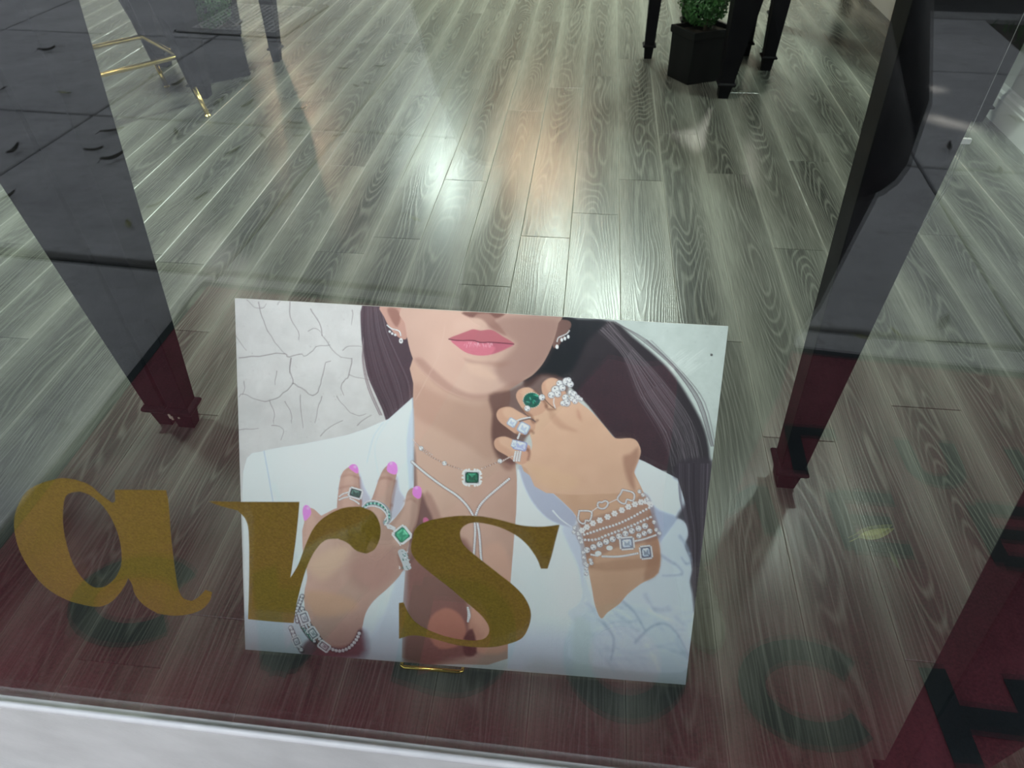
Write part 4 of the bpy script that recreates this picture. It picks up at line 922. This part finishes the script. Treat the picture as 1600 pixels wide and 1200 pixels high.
    for p in cv('E', [(1557,348),(1525,365),(1495,378)]): dot(p[0], p[1], 2.1, (220, 224, 228), 1, .8, 3)
    q = cv('E', [(1450, 445)])[0]; dot(q[0], q[1], 2.4, (226, 230, 234), 1, .8, 3.4)
    # rings on the fist
    q = cv('F', [(468, 345)])[0]; poly([(q[0]+13.2*math.cos(a/14*2*PI), q[1]+11.8*math.sin(a/14*2*PI)) for a in range(14)], (22, 92, 78), soft=1.2)
    for k in range(22): a = random.uniform(0, 6.3); r_ = random.uniform(2, 11); stroke([(q[0]+r_*math.cos(a), q[1]+r_*math.sin(a)*.9), (q[0]+(r_+3)*math.cos(a+.4), q[1]+(r_+3)*math.sin(a+.4)*.9)], 1.5, random.choice([(90, 190, 158), (14, 66, 60), (60, 84, 92), (128, 222, 190)]), .7, .8, 1)
    for k in range(24): a = k*2*PI/24; dot(q[0]+13.4*math.cos(a), q[1]+12*math.sin(a), .9, (190, 216, 208), .8)
    bead(*cv('F', [(565, 318)])[0], 4.6); bead(*cv('F', [(425, 425)])[0], 4.4); stroke(cv('F', [(590,335),(640,390),(690,425)]), 1.4, (92, 68, 60), .8)
    for c_, r_ in (((735,185),5),((700,250),7),((760,225),5),((800,165),6),((835,190),5),((715,285),5),((655,295),5),((820,150),4)): bead(*cv('F', [c_])[0], r_)
    stroke(cv('F', [(680,330),(676,370),(690,420)]), 2, (214, 208, 210), .9)
    for c_, r_ in (((790,320),5),((800,370),5.5),((840,270),4),((870,285),4.4),((850,330),4),((905,320),4),((935,335),3),((880,355),4),((765,375),4)): bead(*cv('F', [c_])[0], r_)
    WG, WL, WH = (214, 224, 238), (160, 172, 196), (250, 252, 255)
    gem(cv('F', [(278, 562)])[0], 7, 6.6, .55, WG, WL, WH, False); gem(cv('F', [(388, 615)])[0], 9, 8.4, .5, WG, WL, WH, False)
    beads(cv('F', [(325,545),(375,525),(450,512)]), 1.2, 2.1); stroke(cv('F', [(350,550),(450,525),(498,552)]), 2, (90, 74, 78), .8); beads(cv('F', [(350,670),(340,695),(330,720)]), 1.5, 2.5)
    gem(cv('F', [(352, 785)])[0], 11, 7.4, .22, (202, 208, 236), (150, 158, 196), (246, 248, 255), False); gem(cv('F', [(295, 765)])[0], 4, 6, .3, WG, WL, WH, False)
    for dx in (-3, 0, 3): beads(cv('F', [(335+dx*8, 845),(325+dx*8, 890),(318+dx*8, 935)]), 1.6, 2.8)
    # rings on the left hand
    gem(cv('G', [(612, 448)])[0], 8.2, 5.4, .28, (46, 92, 84), (22, 58, 54), (120, 160, 148)); beads(cv('G', [(540,440),(490,455),(450,485)]), 1.2, 2.2); beads(cv('G', [(535,485),(490,495),(450,515)]), 1.3, 2.3); beads(cv('G', [(560,500),(620,530),(655,560)]), 1.3, 2.3)
    Q = cv('G', [(690,600),(730,555),(800,545),(870,570),(920,620),(935,680),(905,730)]); stroke(Q, 9.4, (150, 150, 156), 1, 1.2)
    P = sm(Q, 4, False)
    for i, p in enumerate(P): dot(p[0], p[1], 1.9, (24, 104, 96) if i % 2 else (140, 206, 190), 1)
    beads([(x-1.6, y-4) for x, y in Q], 1.0, 1.9); beads([(x-1.8, y+4.2) for x, y in Q], 1.2, 2.2)
    for k in range(3): beads(cv('G', [(910+k*8, 775+k*16-24),(960+k*6, 790+k*16-28),(1000, 812+k*14-24)]), 1.2, 2.1)
    gem(cv('G', [(1064, 848)])[0], 9.8, 9.8, PI/4+.12, (66, 170, 128), (34, 120, 92), (140, 226, 186), r=.35)
    for k in range(34): a = k*2*PI/34+.1; q = cv('G', [(1056, 850)])[0]; m = 15.4/(abs(math.cos(a))+abs(math.sin(a)))*1.02; dot(q[0]+m*math.cos(a+.12), q[1]+m*math.sin(a+.12), 1.2, (238, 240, 243))
    poly(cv('G', [(1070,985),(1110,1030),(1130,1120),(1150,1170),(1090,1190),(1060,1120),(1020,1010)]), (190, 196, 200), soft=1.2)
    for i in range(26): dot(*cv('G', [(random.uniform(1035, 1140), random.uniform(1005, 1180))])[0], .9, random.choice([(30, 110, 96), (250, 250, 252), (96, 130, 124)]), .9)
    # bracelets, left wrist
    for P, r_ in (([(700,560),(670,640),(640,720),(650,820)], 2.4), ([(660,740),(700,860),(760,960),(840,1040)], 2.2), ([(700,690),(760,830),(850,960),(930,1060),(1010,1110),(1110,1130),(1200,1090),(1270,1010),(1305,930)], 2.6), ([(580,890),(610,960),(650,1060),(700,1130)], 3.0)):
        Q = cv('H', P); stroke(Q, 7, (62, 48, 50), .8, 2); beads(Q, r_, r_*2.1)
    gem(cv('H', [(722, 785)])[0], 5, 7, -.35, (196, 202, 208), (110, 114, 122), WH); gem(cv('H', [(812, 945)])[0], 5, 7, -.6, (190, 200, 202), (100, 110, 114), WH); gem(cv('H', [(640, 1030)])[0], 4, 5, -.4, (200, 204, 210), (120, 120, 130), WH); gem(cv('H', [(930, 1080)])[0], 4, 7, -.95, (190, 180, 184), (110, 96, 104), WH)
    for i in range(24): dot(*cv('H', [(690+i*5+random.uniform(-8, 8), 880+i*6+random.uniform(-14, 14))])[0], 1.0, (30, 92, 74), .8)
    # bracelets, right wrist
    poly(cv('J', [(150,560),(260,480),(420,430),(600,370),(800,290),(960,150),(1060,280),(1090,420),(1150,620),(1120,690),(900,760),(640,800),(470,890),(320,900),(290,1010),(250,1000),(230,800),(180,680)]), (120, 92, 88), .35, 5)
    for P in ([(215,370),(345,375),(355,430),(330,490),(290,480),(275,520),(235,515),(200,470),(208,400)], [(715,120),(830,150),(852,200),(830,250),(765,235),(745,285),(690,270),(655,225),(690,170)], [(425,300),(440,265),(480,270),(515,250),(548,275),(530,320),(490,345),(440,335)]):
        Q = cv('J', P+[P[0]]); stroke(Q, 3.4, (104, 78, 74), .5, 2); beads(Q, 1.35, 2.2)
    chain(cv('J', [(360,375),(400,345),(430,325)])); chain(cv('J', [(560,275),(610,250),(650,232)]))
    star = [(245,600),(300,560),(370,515),(450,480),(540,440),(620,400),(705,360),(780,320),(855,290),(925,265),(985,255),(1035,290)]
    for p in cv('J', star):
        for k in range(6): a = k*PI/3; dot(p[0]+3.3*math.cos(a), p[1]+3.3*math.sin(a), 1.7, (224, 230, 238))
        dot(p[0], p[1], 2.4, (250, 252, 255)); dot(p[0]+.8, p[1]+.6, .8, (110, 112, 124), .8)
    for P, r_, gp in (([(270,650),(370,618),(490,575),(610,540),(720,495),(830,440),(940,375),(1040,320)], 2.0, 5.2), ([(240,710),(400,710),(520,660),(640,615),(750,570),(860,525),(960,475),(1050,435)], 2.1, 5.4), ([(300,830),(390,790),(500,740),(600,700),(700,655),(780,620),(865,585),(950,555),(1030,520)], 4.6, 10.8), ([(900,660),(990,620),(1060,590)], 4.0, 9)):
        beads(cv('J', P), r_, gp)
    beads(cv('J', [(845,725),(960,700),(1100,650)]), 1.5, 2.3); beads(cv('J', [(480,905),(680,905),(895,865)]), 1.7, 2.7); beads(cv('J', [(350,885),(430,900)]), 1.5, 2.4)
    for p in cv('J', [(430,870),(560,805)]): dot(p[0], p[1], 5, (214, 224, 238), 1, .8, 3.8); dot(p[0]+1, p[1]+.6, 2.4, (250, 252, 255))
    for p in cv('J', [(160,570),(150,620),(200,640),(215,690),(235,740),(260,860),(265,920),(280,990),(290,1050),(340,950),(350,985),(300,1010),(290,1110),(910,140),(950,180),(1000,230),(1075,500),(1100,590),(1135,630)]): bead(p[0], p[1], 3.0)
    gem(cv('J', [(762, 750)])[0], 8.6, 7.4, -.09, (196, 208, 222), (120, 132, 150), (248, 251, 255)); gem(cv('J', [(980, 855)])[0], 7, 8, -.12, (176, 192, 208), (84, 98, 116), (244, 248, 252))
paint()
def to_lin(c): return np.where(c <= .04045, c/12.92, ((np.clip(c, 0, 1)+.055)/1.055)**2.4)
ALB = np.clip((to_lin(np.clip(CV, 0, 1))-PR_SUB)*PR_GAIN, .004, .9)
# sheet geometry
TL, TR_, BR, BL_ = [Vector(p) for p in ((-.536, .4837, .52), (.229, .4869, .52), (.2288, .1656, .006), (-.5352, .1453, .006))]
poster = thing('poster', (BL_+BR)/2, 'large photo poster of a woman in rings and necklaces leaning back behind the glass', 'poster')
nrm = (TR_-TL).cross(BL_-TL).normalized(); 
if nrm.y > 0: nrm = -nrm
u3, v3 = uu[..., None], vv[..., None]
P3 = (np.array(TL)*(1-u3)+np.array(TR_)*u3)*(1-v3)+(np.array(BL_)*(1-u3)+np.array(BR)*u3)*v3
P3 = P3-np.array((BL_+BR)/2)+np.array(nrm)*.0004
me = bpy.data.meshes.new('print')
idx = np.arange(NU*NV).reshape(NV, NU); quads = np.stack([idx[:-1, :-1], idx[1:, :-1], idx[1:, 1:], idx[:-1, 1:]], -1).reshape(-1, 4)
me.vertices.add(NU*NV); me.vertices.foreach_set('co', P3.astype(np.float32).ravel())
me.loops.add(quads.size); me.loops.foreach_set('vertex_index', quads.astype(np.int32).ravel())
me.polygons.add(len(quads)); me.polygons.foreach_set('loop_start', np.arange(0, quads.size, 4, dtype=np.int32)); me.update(calc_edges=True)
ca_ = me.color_attributes.new('ink', 'FLOAT_COLOR', 'POINT'); rgba = np.ones((NU*NV, 4), np.float32); rgba[:, :3] = ALB.reshape(-1, 3); ca_.data.foreach_set('color', rgba.ravel())
mp = mat('printed photograph', rough=.38, spec=.35); t_ = NT(mp); at = t_.N('VertexColor', layer_name='ink'); t_.l.new(at.outputs['Color'], mp.node_tree.nodes['Principled BSDF'].inputs['Base Color'])
me.materials.append(mp); pr_o = bpy.data.objects.new('print', me); COL.objects.link(pr_o); pr_o.parent = poster
tag(pr_o, 'printed photo of a woman from lips to chest with rings, bracelets, green stones')
bk = -nrm*.0050
MB().add([TL, TR_, BR, BL_, TL+bk, TR_+bk, BR+bk, BL_+bk], [(0, 3, 2, 1), (4, 5, 6, 7), (0, 1, 5, 4), (1, 2, 6, 5), (2, 3, 7, 6), (3, 0, 4, 7)]).build('foam_board', M_FOAM, poster)
# small gold easel behind it with a lip in front
ea = thing('easel', (-.20, .25, 0), 'small polished gold display easel whose lip holds the bottom edge of the poster', 'easel')
MB().tube([(-.255, .158, .002), (-.2555, .1475, .003), (-.250, .1455, .004), (-.155, .1475, .004), (-.1495, .149, .004), (-.1485, .160, .002)], .0035, 10).build('lip', M_BRASS, ea, True)
for x in (-.255, -.1485):
    MB().tube([(x, .158, .002), (x, .19, .002), (x*.98, .35, .003)], .003, 8).build('foot_rail', M_BRASS, ea, True)
    MB().tube([(x, .178, .003), (x, .30, .20)], .003, 8).build('back_rail', M_BRASS, ea, True)
MB().tube([(-.255, .30, .20), (-.1485, .30, .20)], .003, 8).build('cross_rail', M_BRASS, ea, True)
MB().tube([(-.2, .30, .20), (-.2, .40, .003)], .003, 8).build('strut', M_BRASS, ea, True)

# ------------------------------------------------------------------ person taking the picture
pe = thing('person', (.13, -.64, 0), 'person in loose black coat and dark trousers standing on the mat holding up a phone', 'person')
def skin(name, V_, E_, material, parent, sub=2, root=0):
    base = org(parent); me = bpy.data.meshes.new(name)
    me.from_pydata([Vector(v[0])-base for v in V_], E_, []); o = bpy.data.objects.new(name, me); COL.objects.link(o); o.parent = parent
    o.modifiers.new('s', 'SKIN'); sk = me.skin_vertices[0].data
    for i, v in enumerate(V_):
        r = v[1] if isinstance(v[1], tuple) else (v[1], v[1]); sk[i].radius = r; sk[i].use_root = (i == root)
    m = o.modifiers.new('d', 'SUBSURF'); m.levels = m.render_levels = sub; o.modifiers['s'].use_smooth_shade = True
    dg = bpy.context.evaluated_depsgraph_get(); me2 = bpy.data.meshes.new_from_object(o.evaluated_get(dg)); o.modifiers.clear(); o.data = me2
    me2.materials.clear(); me2.materials.append(material); me2.polygons.foreach_set('use_smooth', [True]*len(me2.polygons)); ORG[o.name] = base
    return o
Vb, Eb = [], []
def vb(p, r, parent=None):
    Vb.append((p, r))
    if parent is not None: Eb.append((parent, len(Vb)-1))
    return len(Vb)-1
pel = vb((.14, -.66, .58), (.11, .085)); wa = vb((.14, -.66, .70), (.12, .09), pel); ch = vb((.13, -.66, .90), (.145, .10), wa); nb = vb((.13, -.66, 1.05), (.07, .06), ch); nk = vb((.13, -.65, 1.13), .048, nb); hd = vb((.13, -.635, 1.19), .05, nk)
CAMP = Vector((0, -.303, 1.1408))
def handchain(wrist, palm_c, dirs, parent):
    pi = vb(tuple(palm_c), (.030, .018), parent); return pi
for side, sh_, el, wr in ((1, (.30, -.66, 1.00), (.362, -.59, .78), (.165, -.43, 1.06)), (-1, (-.04, -.66, 1.00), (-.125, -.58, .79), (-.165, -.415, 1.07))):
    s_ = vb(sh_, .055, ch); e_ = vb(el, .038, s_); m_ = vb(tuple((Vector(el)+Vector(wr))/2), .034, e_); w_i = vb(wr, .026, m_)
    edge = CAMP - F_*.020 + R_*(side*.082); palm = vb(tuple(edge-F_*.035+R_*side*.022-U_*.01), (.028, .018), w_i)
    for k, (uo, ln) in enumerate(((.030, .9), (.012, 1.), (-.006, .95), (-.022, .8))):
        b0 = edge-F_*.022+R_*side*.024+U_*uo; b1 = edge-F_*.004+R_*side*.022*ln+U_*uo*1.1; b2 = edge-F_*.001+R_*side*.004+U_*uo*1.1; b3 = edge-F_*.004-R_*side*.010*ln+U_*uo
        i0 = vb(tuple(b0), .0085, palm); i1 = vb(tuple(b1), .008, i0); i2 = vb(tuple(b2), .0075, i1)
    t0 = vb(tuple(edge-F_*.040+R_*side*.008-U_*.02), .011, palm); t1 = vb(tuple(edge-F_*.034-R_*side*.012-U_*.012), .010, t0); vb(tuple(edge-F_*.030-R_*side*.030-U_*.004), .008, t1)
for hx, kn, an in (((.05, -.65, .42), (-.19, -.62, .06), (-.43, -.60, -.30)), ((.24, -.65, .42), (.31, -.64, .06), (.33, -.63, -.30))):
    h_ = vb(hx, .065, pel); k_ = vb(kn, .042, h_); a_ = vb(an, .030, k_); vb((an[0]+(-.05 if hx[0] < .1 else .02), an[1]+.05, -.345), .026, a_)
body = skin('body', Vb, Eb, M_SKIN, pe)
# head with a face
hc = Vector((.13, -.61, 1.265)); HZ = -.255; hb = MB(); rings = []
for i in range(17):
    th = PI*(i+.02)/16.04; ring = []
    for k in range(24):
        ph = 2*PI*k/24; x = math.sin(th)*math.sin(ph); y = math.sin(th)*math.cos(ph); z = math.cos(th)
        fx = .075*x*(1-.22*max(0, -z)**1.5); fy = .095*y*(1-.12*max(0, -z)); fz = .115*z
        if y > .55 and abs(x) < .5: fy += .016*math.exp(-(x/.14)**2)*math.exp(-((z+.10)/.20)**2) + .004*math.exp(-(x/.3)**2)*math.exp(-((z+.45)/.08)**2) - .006*math.exp(-((abs(x)-.34)/.14)**2)*math.exp(-((z-.08)/.12)**2)
        ring.append(tuple(hc+Vector((fx, fy, fz))))
    rings.append(ring)
hb.loft(rings); head = hb.build('head', M_SKIN, pe, True)
for s_ in (-1, 1):
    MB().lathe([(.001, -.009), (.009, -.004), (.010, 0), (.009, .004), (.001, .009)], (hc.x+s_*.028, hc.y+.076, hc.z+.010), 12).build('eye', M_EYE, head, True)
    MB().lathe([(.001, -.004), (.004, 0), (.001, .004)], (hc.x+s_*.028, hc.y+.086, hc.z+.009), 10).build('iris', M_IRIS, head, True)
    MB().tube([hc+Vector((s_*.073, .0, .022)), hc+Vector((s_*.083, -.010, .012)), hc+Vector((s_*.080, -.004, -.012)), hc+Vector((s_*.072, .004, -.026))], [.006, .009, .007, .005], 8).build('ear', M_SKIN, head, True)
MB().tube([hc+Vector((-.024, .086, -.052)), hc+Vector((-.008, .096, -.049)), hc+Vector((.008, .096, -.049)), hc+Vector((.024, .086, -.052))], [.002, .006, .006, .002], 8).build('lips', M_LIP, head, True)
hr = MB()
rr_ = []
for z, sx_, sy0, sy1 in ((1.645, .03, -.03, .03), (1.635, .068, -.085, .055), (1.60, .088, -.11, .07), (1.55, .094, -.12, .035), (1.48, .096, -.12, .0), (1.40, .105, -.12, -.02), (1.30, .125, -.12, -.03), (1.18, .14, -.12, -.04), (1.06, .13, -.11, -.055)):
    ring = []
    for k in range(40):
        a = 2*PI*k/40; w = 1+.035*math.sin(k*5+z*6)+.02*math.sin(k*11); cy = (sy0+sy1)/2; ry = (sy1-sy0)/2
        ring.append((.13+sx_*math.cos(a)*w, -.61+cy+ry*math.sin(a)*w, z+HZ))
    rr_.append(ring)
hr.loft(rr_); hr.build('hair', M_HAIR, pe, True)
# loose coat: measured widths at each height, with hanging folds
prof_ = [(1.09, .05, .21, .06), (1.07, -.03, .29, .08), (1.03, -.06, .32, .10), (.99, -.08, .345, .12), (.92, -.100, .385, .13), (.83, -.122, .425, .14), (.765, -.140, .427, .145), (.70, -.150, .440, .15), (.655, -.160, .443, .15), (.595, -.170, .437, .15), (.515, -.195, .430, .15), (.457, -.205, .425, .15), (.405, -.215, .412, .15)]
rings = []
for z, xl, xr, d in prof_:
    ring = []; f = max(0, (1.05-z))*.075
    for k in range(96):
        a = 2*PI*k/96; w = 1+f*(math.sin(a*9+z*2)*.6+math.sin(a*17+1+z)*.5+math.sin(a*5)*.4)*(.35+.65*abs(math.sin(a)))
        ring.append(((xl+xr)/2+(xr-xl)/2*math.cos(a)*(1+(w-1)*.15), -.68+d*math.sin(a)*w, z))
    rings.append(ring)
inner = [[(.13+(x-.13)*.97, -.68+(y+.68)*.96, z) for x, y, z in r] for r in rings]
cb = MB(); cb.loft(rings+inner[::-1], False, False); coat = cb.build('coat', M_CLOTH, pe, True)
def sleeve(pts, rs):
    b = MB(); b.tube(pts, rs, 18, False); b.tube(pts, [r-.004 for r in rs], 18, False); return b.build('sleeve', M_CLOTH, pe, True)
sleeve([(.26, -.66, 1.02), (.325, -.645, .93), (.370, -.600, .80), (.362, -.575, .755), (.31, -.54, .83), (.235, -.485, .95), (.185, -.45, 1.03)], [.07, .068, .060, .062, .058, .050, .042])
sleeve([(0, -.66, 1.02), (-.060, -.645, .93), (-.115, -.60, .82), (-.128, -.57, .785), (-.140, -.53, .86), (-.155, -.47, .98), (-.163, -.435, 1.04)], [.07, .068, .058, .060, .054, .046, .042])
def trouser(pts, rs): 
    b = MB(); rings = []
    for (x, y, z), r in zip(pts, rs): rings.append([(x+r*math.cos(a)*(1+.05*math.sin(a*6+z*9)), y+r*.85*math.sin(a)*(1+.05*math.sin(a*5+z*7)), z) for a in [2*PI*k/36 for k in range(36)]])
    b.loft(rings); return b.build('trouser_leg', M_JEAN, pe, True)
trouser([(.05, -.66, .50), (-.03, -.66, .38), (-.10, -.655, .22), (-.19, -.645, .06), (-.31, -.635, -.12), (-.43, -.62, -.29)], [.13, .135, .12, .105, .09, .07])
trouser([(.25, -.66, .50), (.285, -.66, .38), (.31, -.655, .24), (.31, -.65, .06), (.31, -.64, -.14), (.325, -.63, -.29)], [.13, .115, .095, .080, .072, .066])
def shoe(hx, hy, tx, ty, nm='shoe'):
    h_, t_ = Vector((hx, hy)), Vector((tx, ty)); d = (t_-h_); L = d.length; d.normalize(); n = Vector((-d.y, d.x)); z0 = -.3665
    def P(s, w, z): q = h_+d*s*L+n*w; return (q.x, q.y, z)
    outl = [(0, 0), (.02, .022), (.12, .034), (.35, .034), (.6, .044), (.8, .046), (.93, .034), (1, .008)]
    o = [P(s, w, 0) for s, w in outl]+[P(s, -w, 0) for s, w in outl[::-1][:-1]]
    b = MB(); b.prism([(p[0], p[1]) for p in o], z0, z0+.024); so = bevel(b.build('shoe_sole', M_SOLE, pe), .004)
    u = MB(); rings = []
    for s, w, hh in ((.03, .020, .055), (.12, .031, .075), (.30, .032, .085), (.45, .036, .072), (.62, .040, .054), (.80, .040, .042), (.93, .028, .034), (.99, .008, .030)):
        rings.append([P(s, w*math.cos(a)*(1.0), z0+.02+(hh-.02)*max(0, math.sin(a))**.8) for a in [PI*k/14 for k in range(15)]])
    u.loft(rings, True, True, False); sh = u.build(nm, M_SHOE, pe, True)
    for s in (.42, .54, .66):                                          # knotted straps
        hz = {.42: .080, .54: .064, .66: .054}[s]
        k = MB(); k.tube([P(s-.05, .04, z0+.03), P(s-.02, .025, z0+hz-.012), P(s, 0, z0+hz), P(s+.02, -.025, z0+hz-.012), P(s+.05, -.04, z0+.03)], .0055, 8)
        k.tube([P(s+.02, .012*math.cos(a), z0+hz+.004+.009*math.sin(a)) for a in [2*PI*i/10 for i in range(11)]], .005, 8)
        k.tube([P(s-.05, -.04, z0+.03), P(s, -.01, z0+hz+.002), P(s+.06, .035, z0+.034)], .0045, 8)
        k.build('knotted_strap', M_SHOE, sh, True)
shoe(-.375, -.665, -.66, -.52); shoe(.315, -.68, .37, -.40)
# phone held by both hands, just behind the viewpoint
po = thing('phone', tuple(CAMP), 'black phone held level by the person outside the window', 'phone')
def pb(r0, r1, u0, u1, f0, f1): 
    q = lambda r, u, f: tuple(CAMP+R_*r+U_*u+F_*f)
    return [q(r0, u0, f0), q(r1, u0, f0), q(r1, u1, f0), q(r0, u1, f0)], [q(r0, u0, f1), q(r1, u0, f1), q(r1, u1, f1), q(r0, u1, f1)]
b = MB(); b.hexa(*pb(-.080, .080, -.055, .022, -.0135, -.0055)); bevel(b.build('case', M_PHONE, po), .003)
b = MB(); b.hexa(*pb(-.077, .077, -.052, .019, -.0142, -.0135)); b.build('screen', mat('phone screen', (.02, .02, .025), .1), po)
for du in (0, -.018): 
    b = MB(); b.tube([CAMP+U_*du*1.-F_*.0057, CAMP+U_*du-F_*.0035], .006, 16); b.build('lens', M_PHONE, po)

# ------------------------------------------------------------------ black car parked at the kerb
car = local('parked_car', (3.9, -7.6, -.52), 'black car parked along the kerb behind the lawn', 'car', rot=ANG)
sec = [(-2.2, .35), (-2.25, .55), (-2.15, .80), (-1.5, .90), (-.95, .96), (-.45, 1.36), (.2, 1.44), (1.0, 1.38), (1.6, 1.02), (2.1, .98), (2.25, .80), (2.28, .45), (2.2, .28), (-2.1, .26)]
def side(w, f=1): return [(x, w*(1 if z < 1.0 else 1-.32*(z-1.0)/.44), z) for x, z in sec]
b = MB(); b.loft([side(-.86), side(-.88), side(.88), side(.86)]); bevel(b.build('body', M_CAR, car), .05, 3)
for sgn in (-1, 1):
    for xs1 in ((-.72, -.42, .20), (.28, .95, 1.30)):
        w = [(xs1[0], 1.02), (xs1[1], 1.30), (xs1[2], 1.34 if xs1[0] < 0 else 1.04), (xs1[2] if xs1[0] < 0 else xs1[0], 1.02 if xs1[0] < 0 else 1.04)]
        if xs1[0] > 0: w = [(.28, 1.03), (.28, 1.34), (.95, 1.30), (1.35, 1.04)]
        b = MB(); y_ = lambda z: sgn*(.885*(1-.32*(z-1.0)/.44)+.004)
        b.add([(x, y_(z), z) for x, z in w]+[(x, y_(z)-sgn*.02, z) for x, z in w], [(0, 1, 2, 3), (7, 6, 5, 4), (0, 4, 5, 1), (1, 5, 6, 2), (2, 6, 7, 3), (3, 7, 4, 0)]); b.build('side_window', M_CGL, car)
    for x in (-1.4, 1.45):
        b = MB(); b.loft([[(x+r*math.cos(k*PI/14), sgn*y, .32+r*math.sin(k*PI/14)) for k in range(28)] for r, y in ((.26, .70), (.32, .72), (.32, .90), (.22, .91))]); wh = b.build('wheel', M_TYRE, car)
        b = MB(); b.loft([[(x+r*math.cos(k*PI/14), sgn*y, .32+r*math.sin(k*PI/14)) for k in range(28)] for r, y in ((.20, .88), (.21, .915), (.05, .925))]); b.build('rim', M_RIM, wh)
for y in (-.6, .6): MB().box(2.22, 2.30, y-.16, y+.16, .60, .72).build('headlight', mat('lamp glass', (.7, .72, .75), .1), car)
MB().box(-2.27, -2.2, -.7, .7, .62, .72).build('tail_light', mat('red lens', (.25, .01, .01), .2), car)
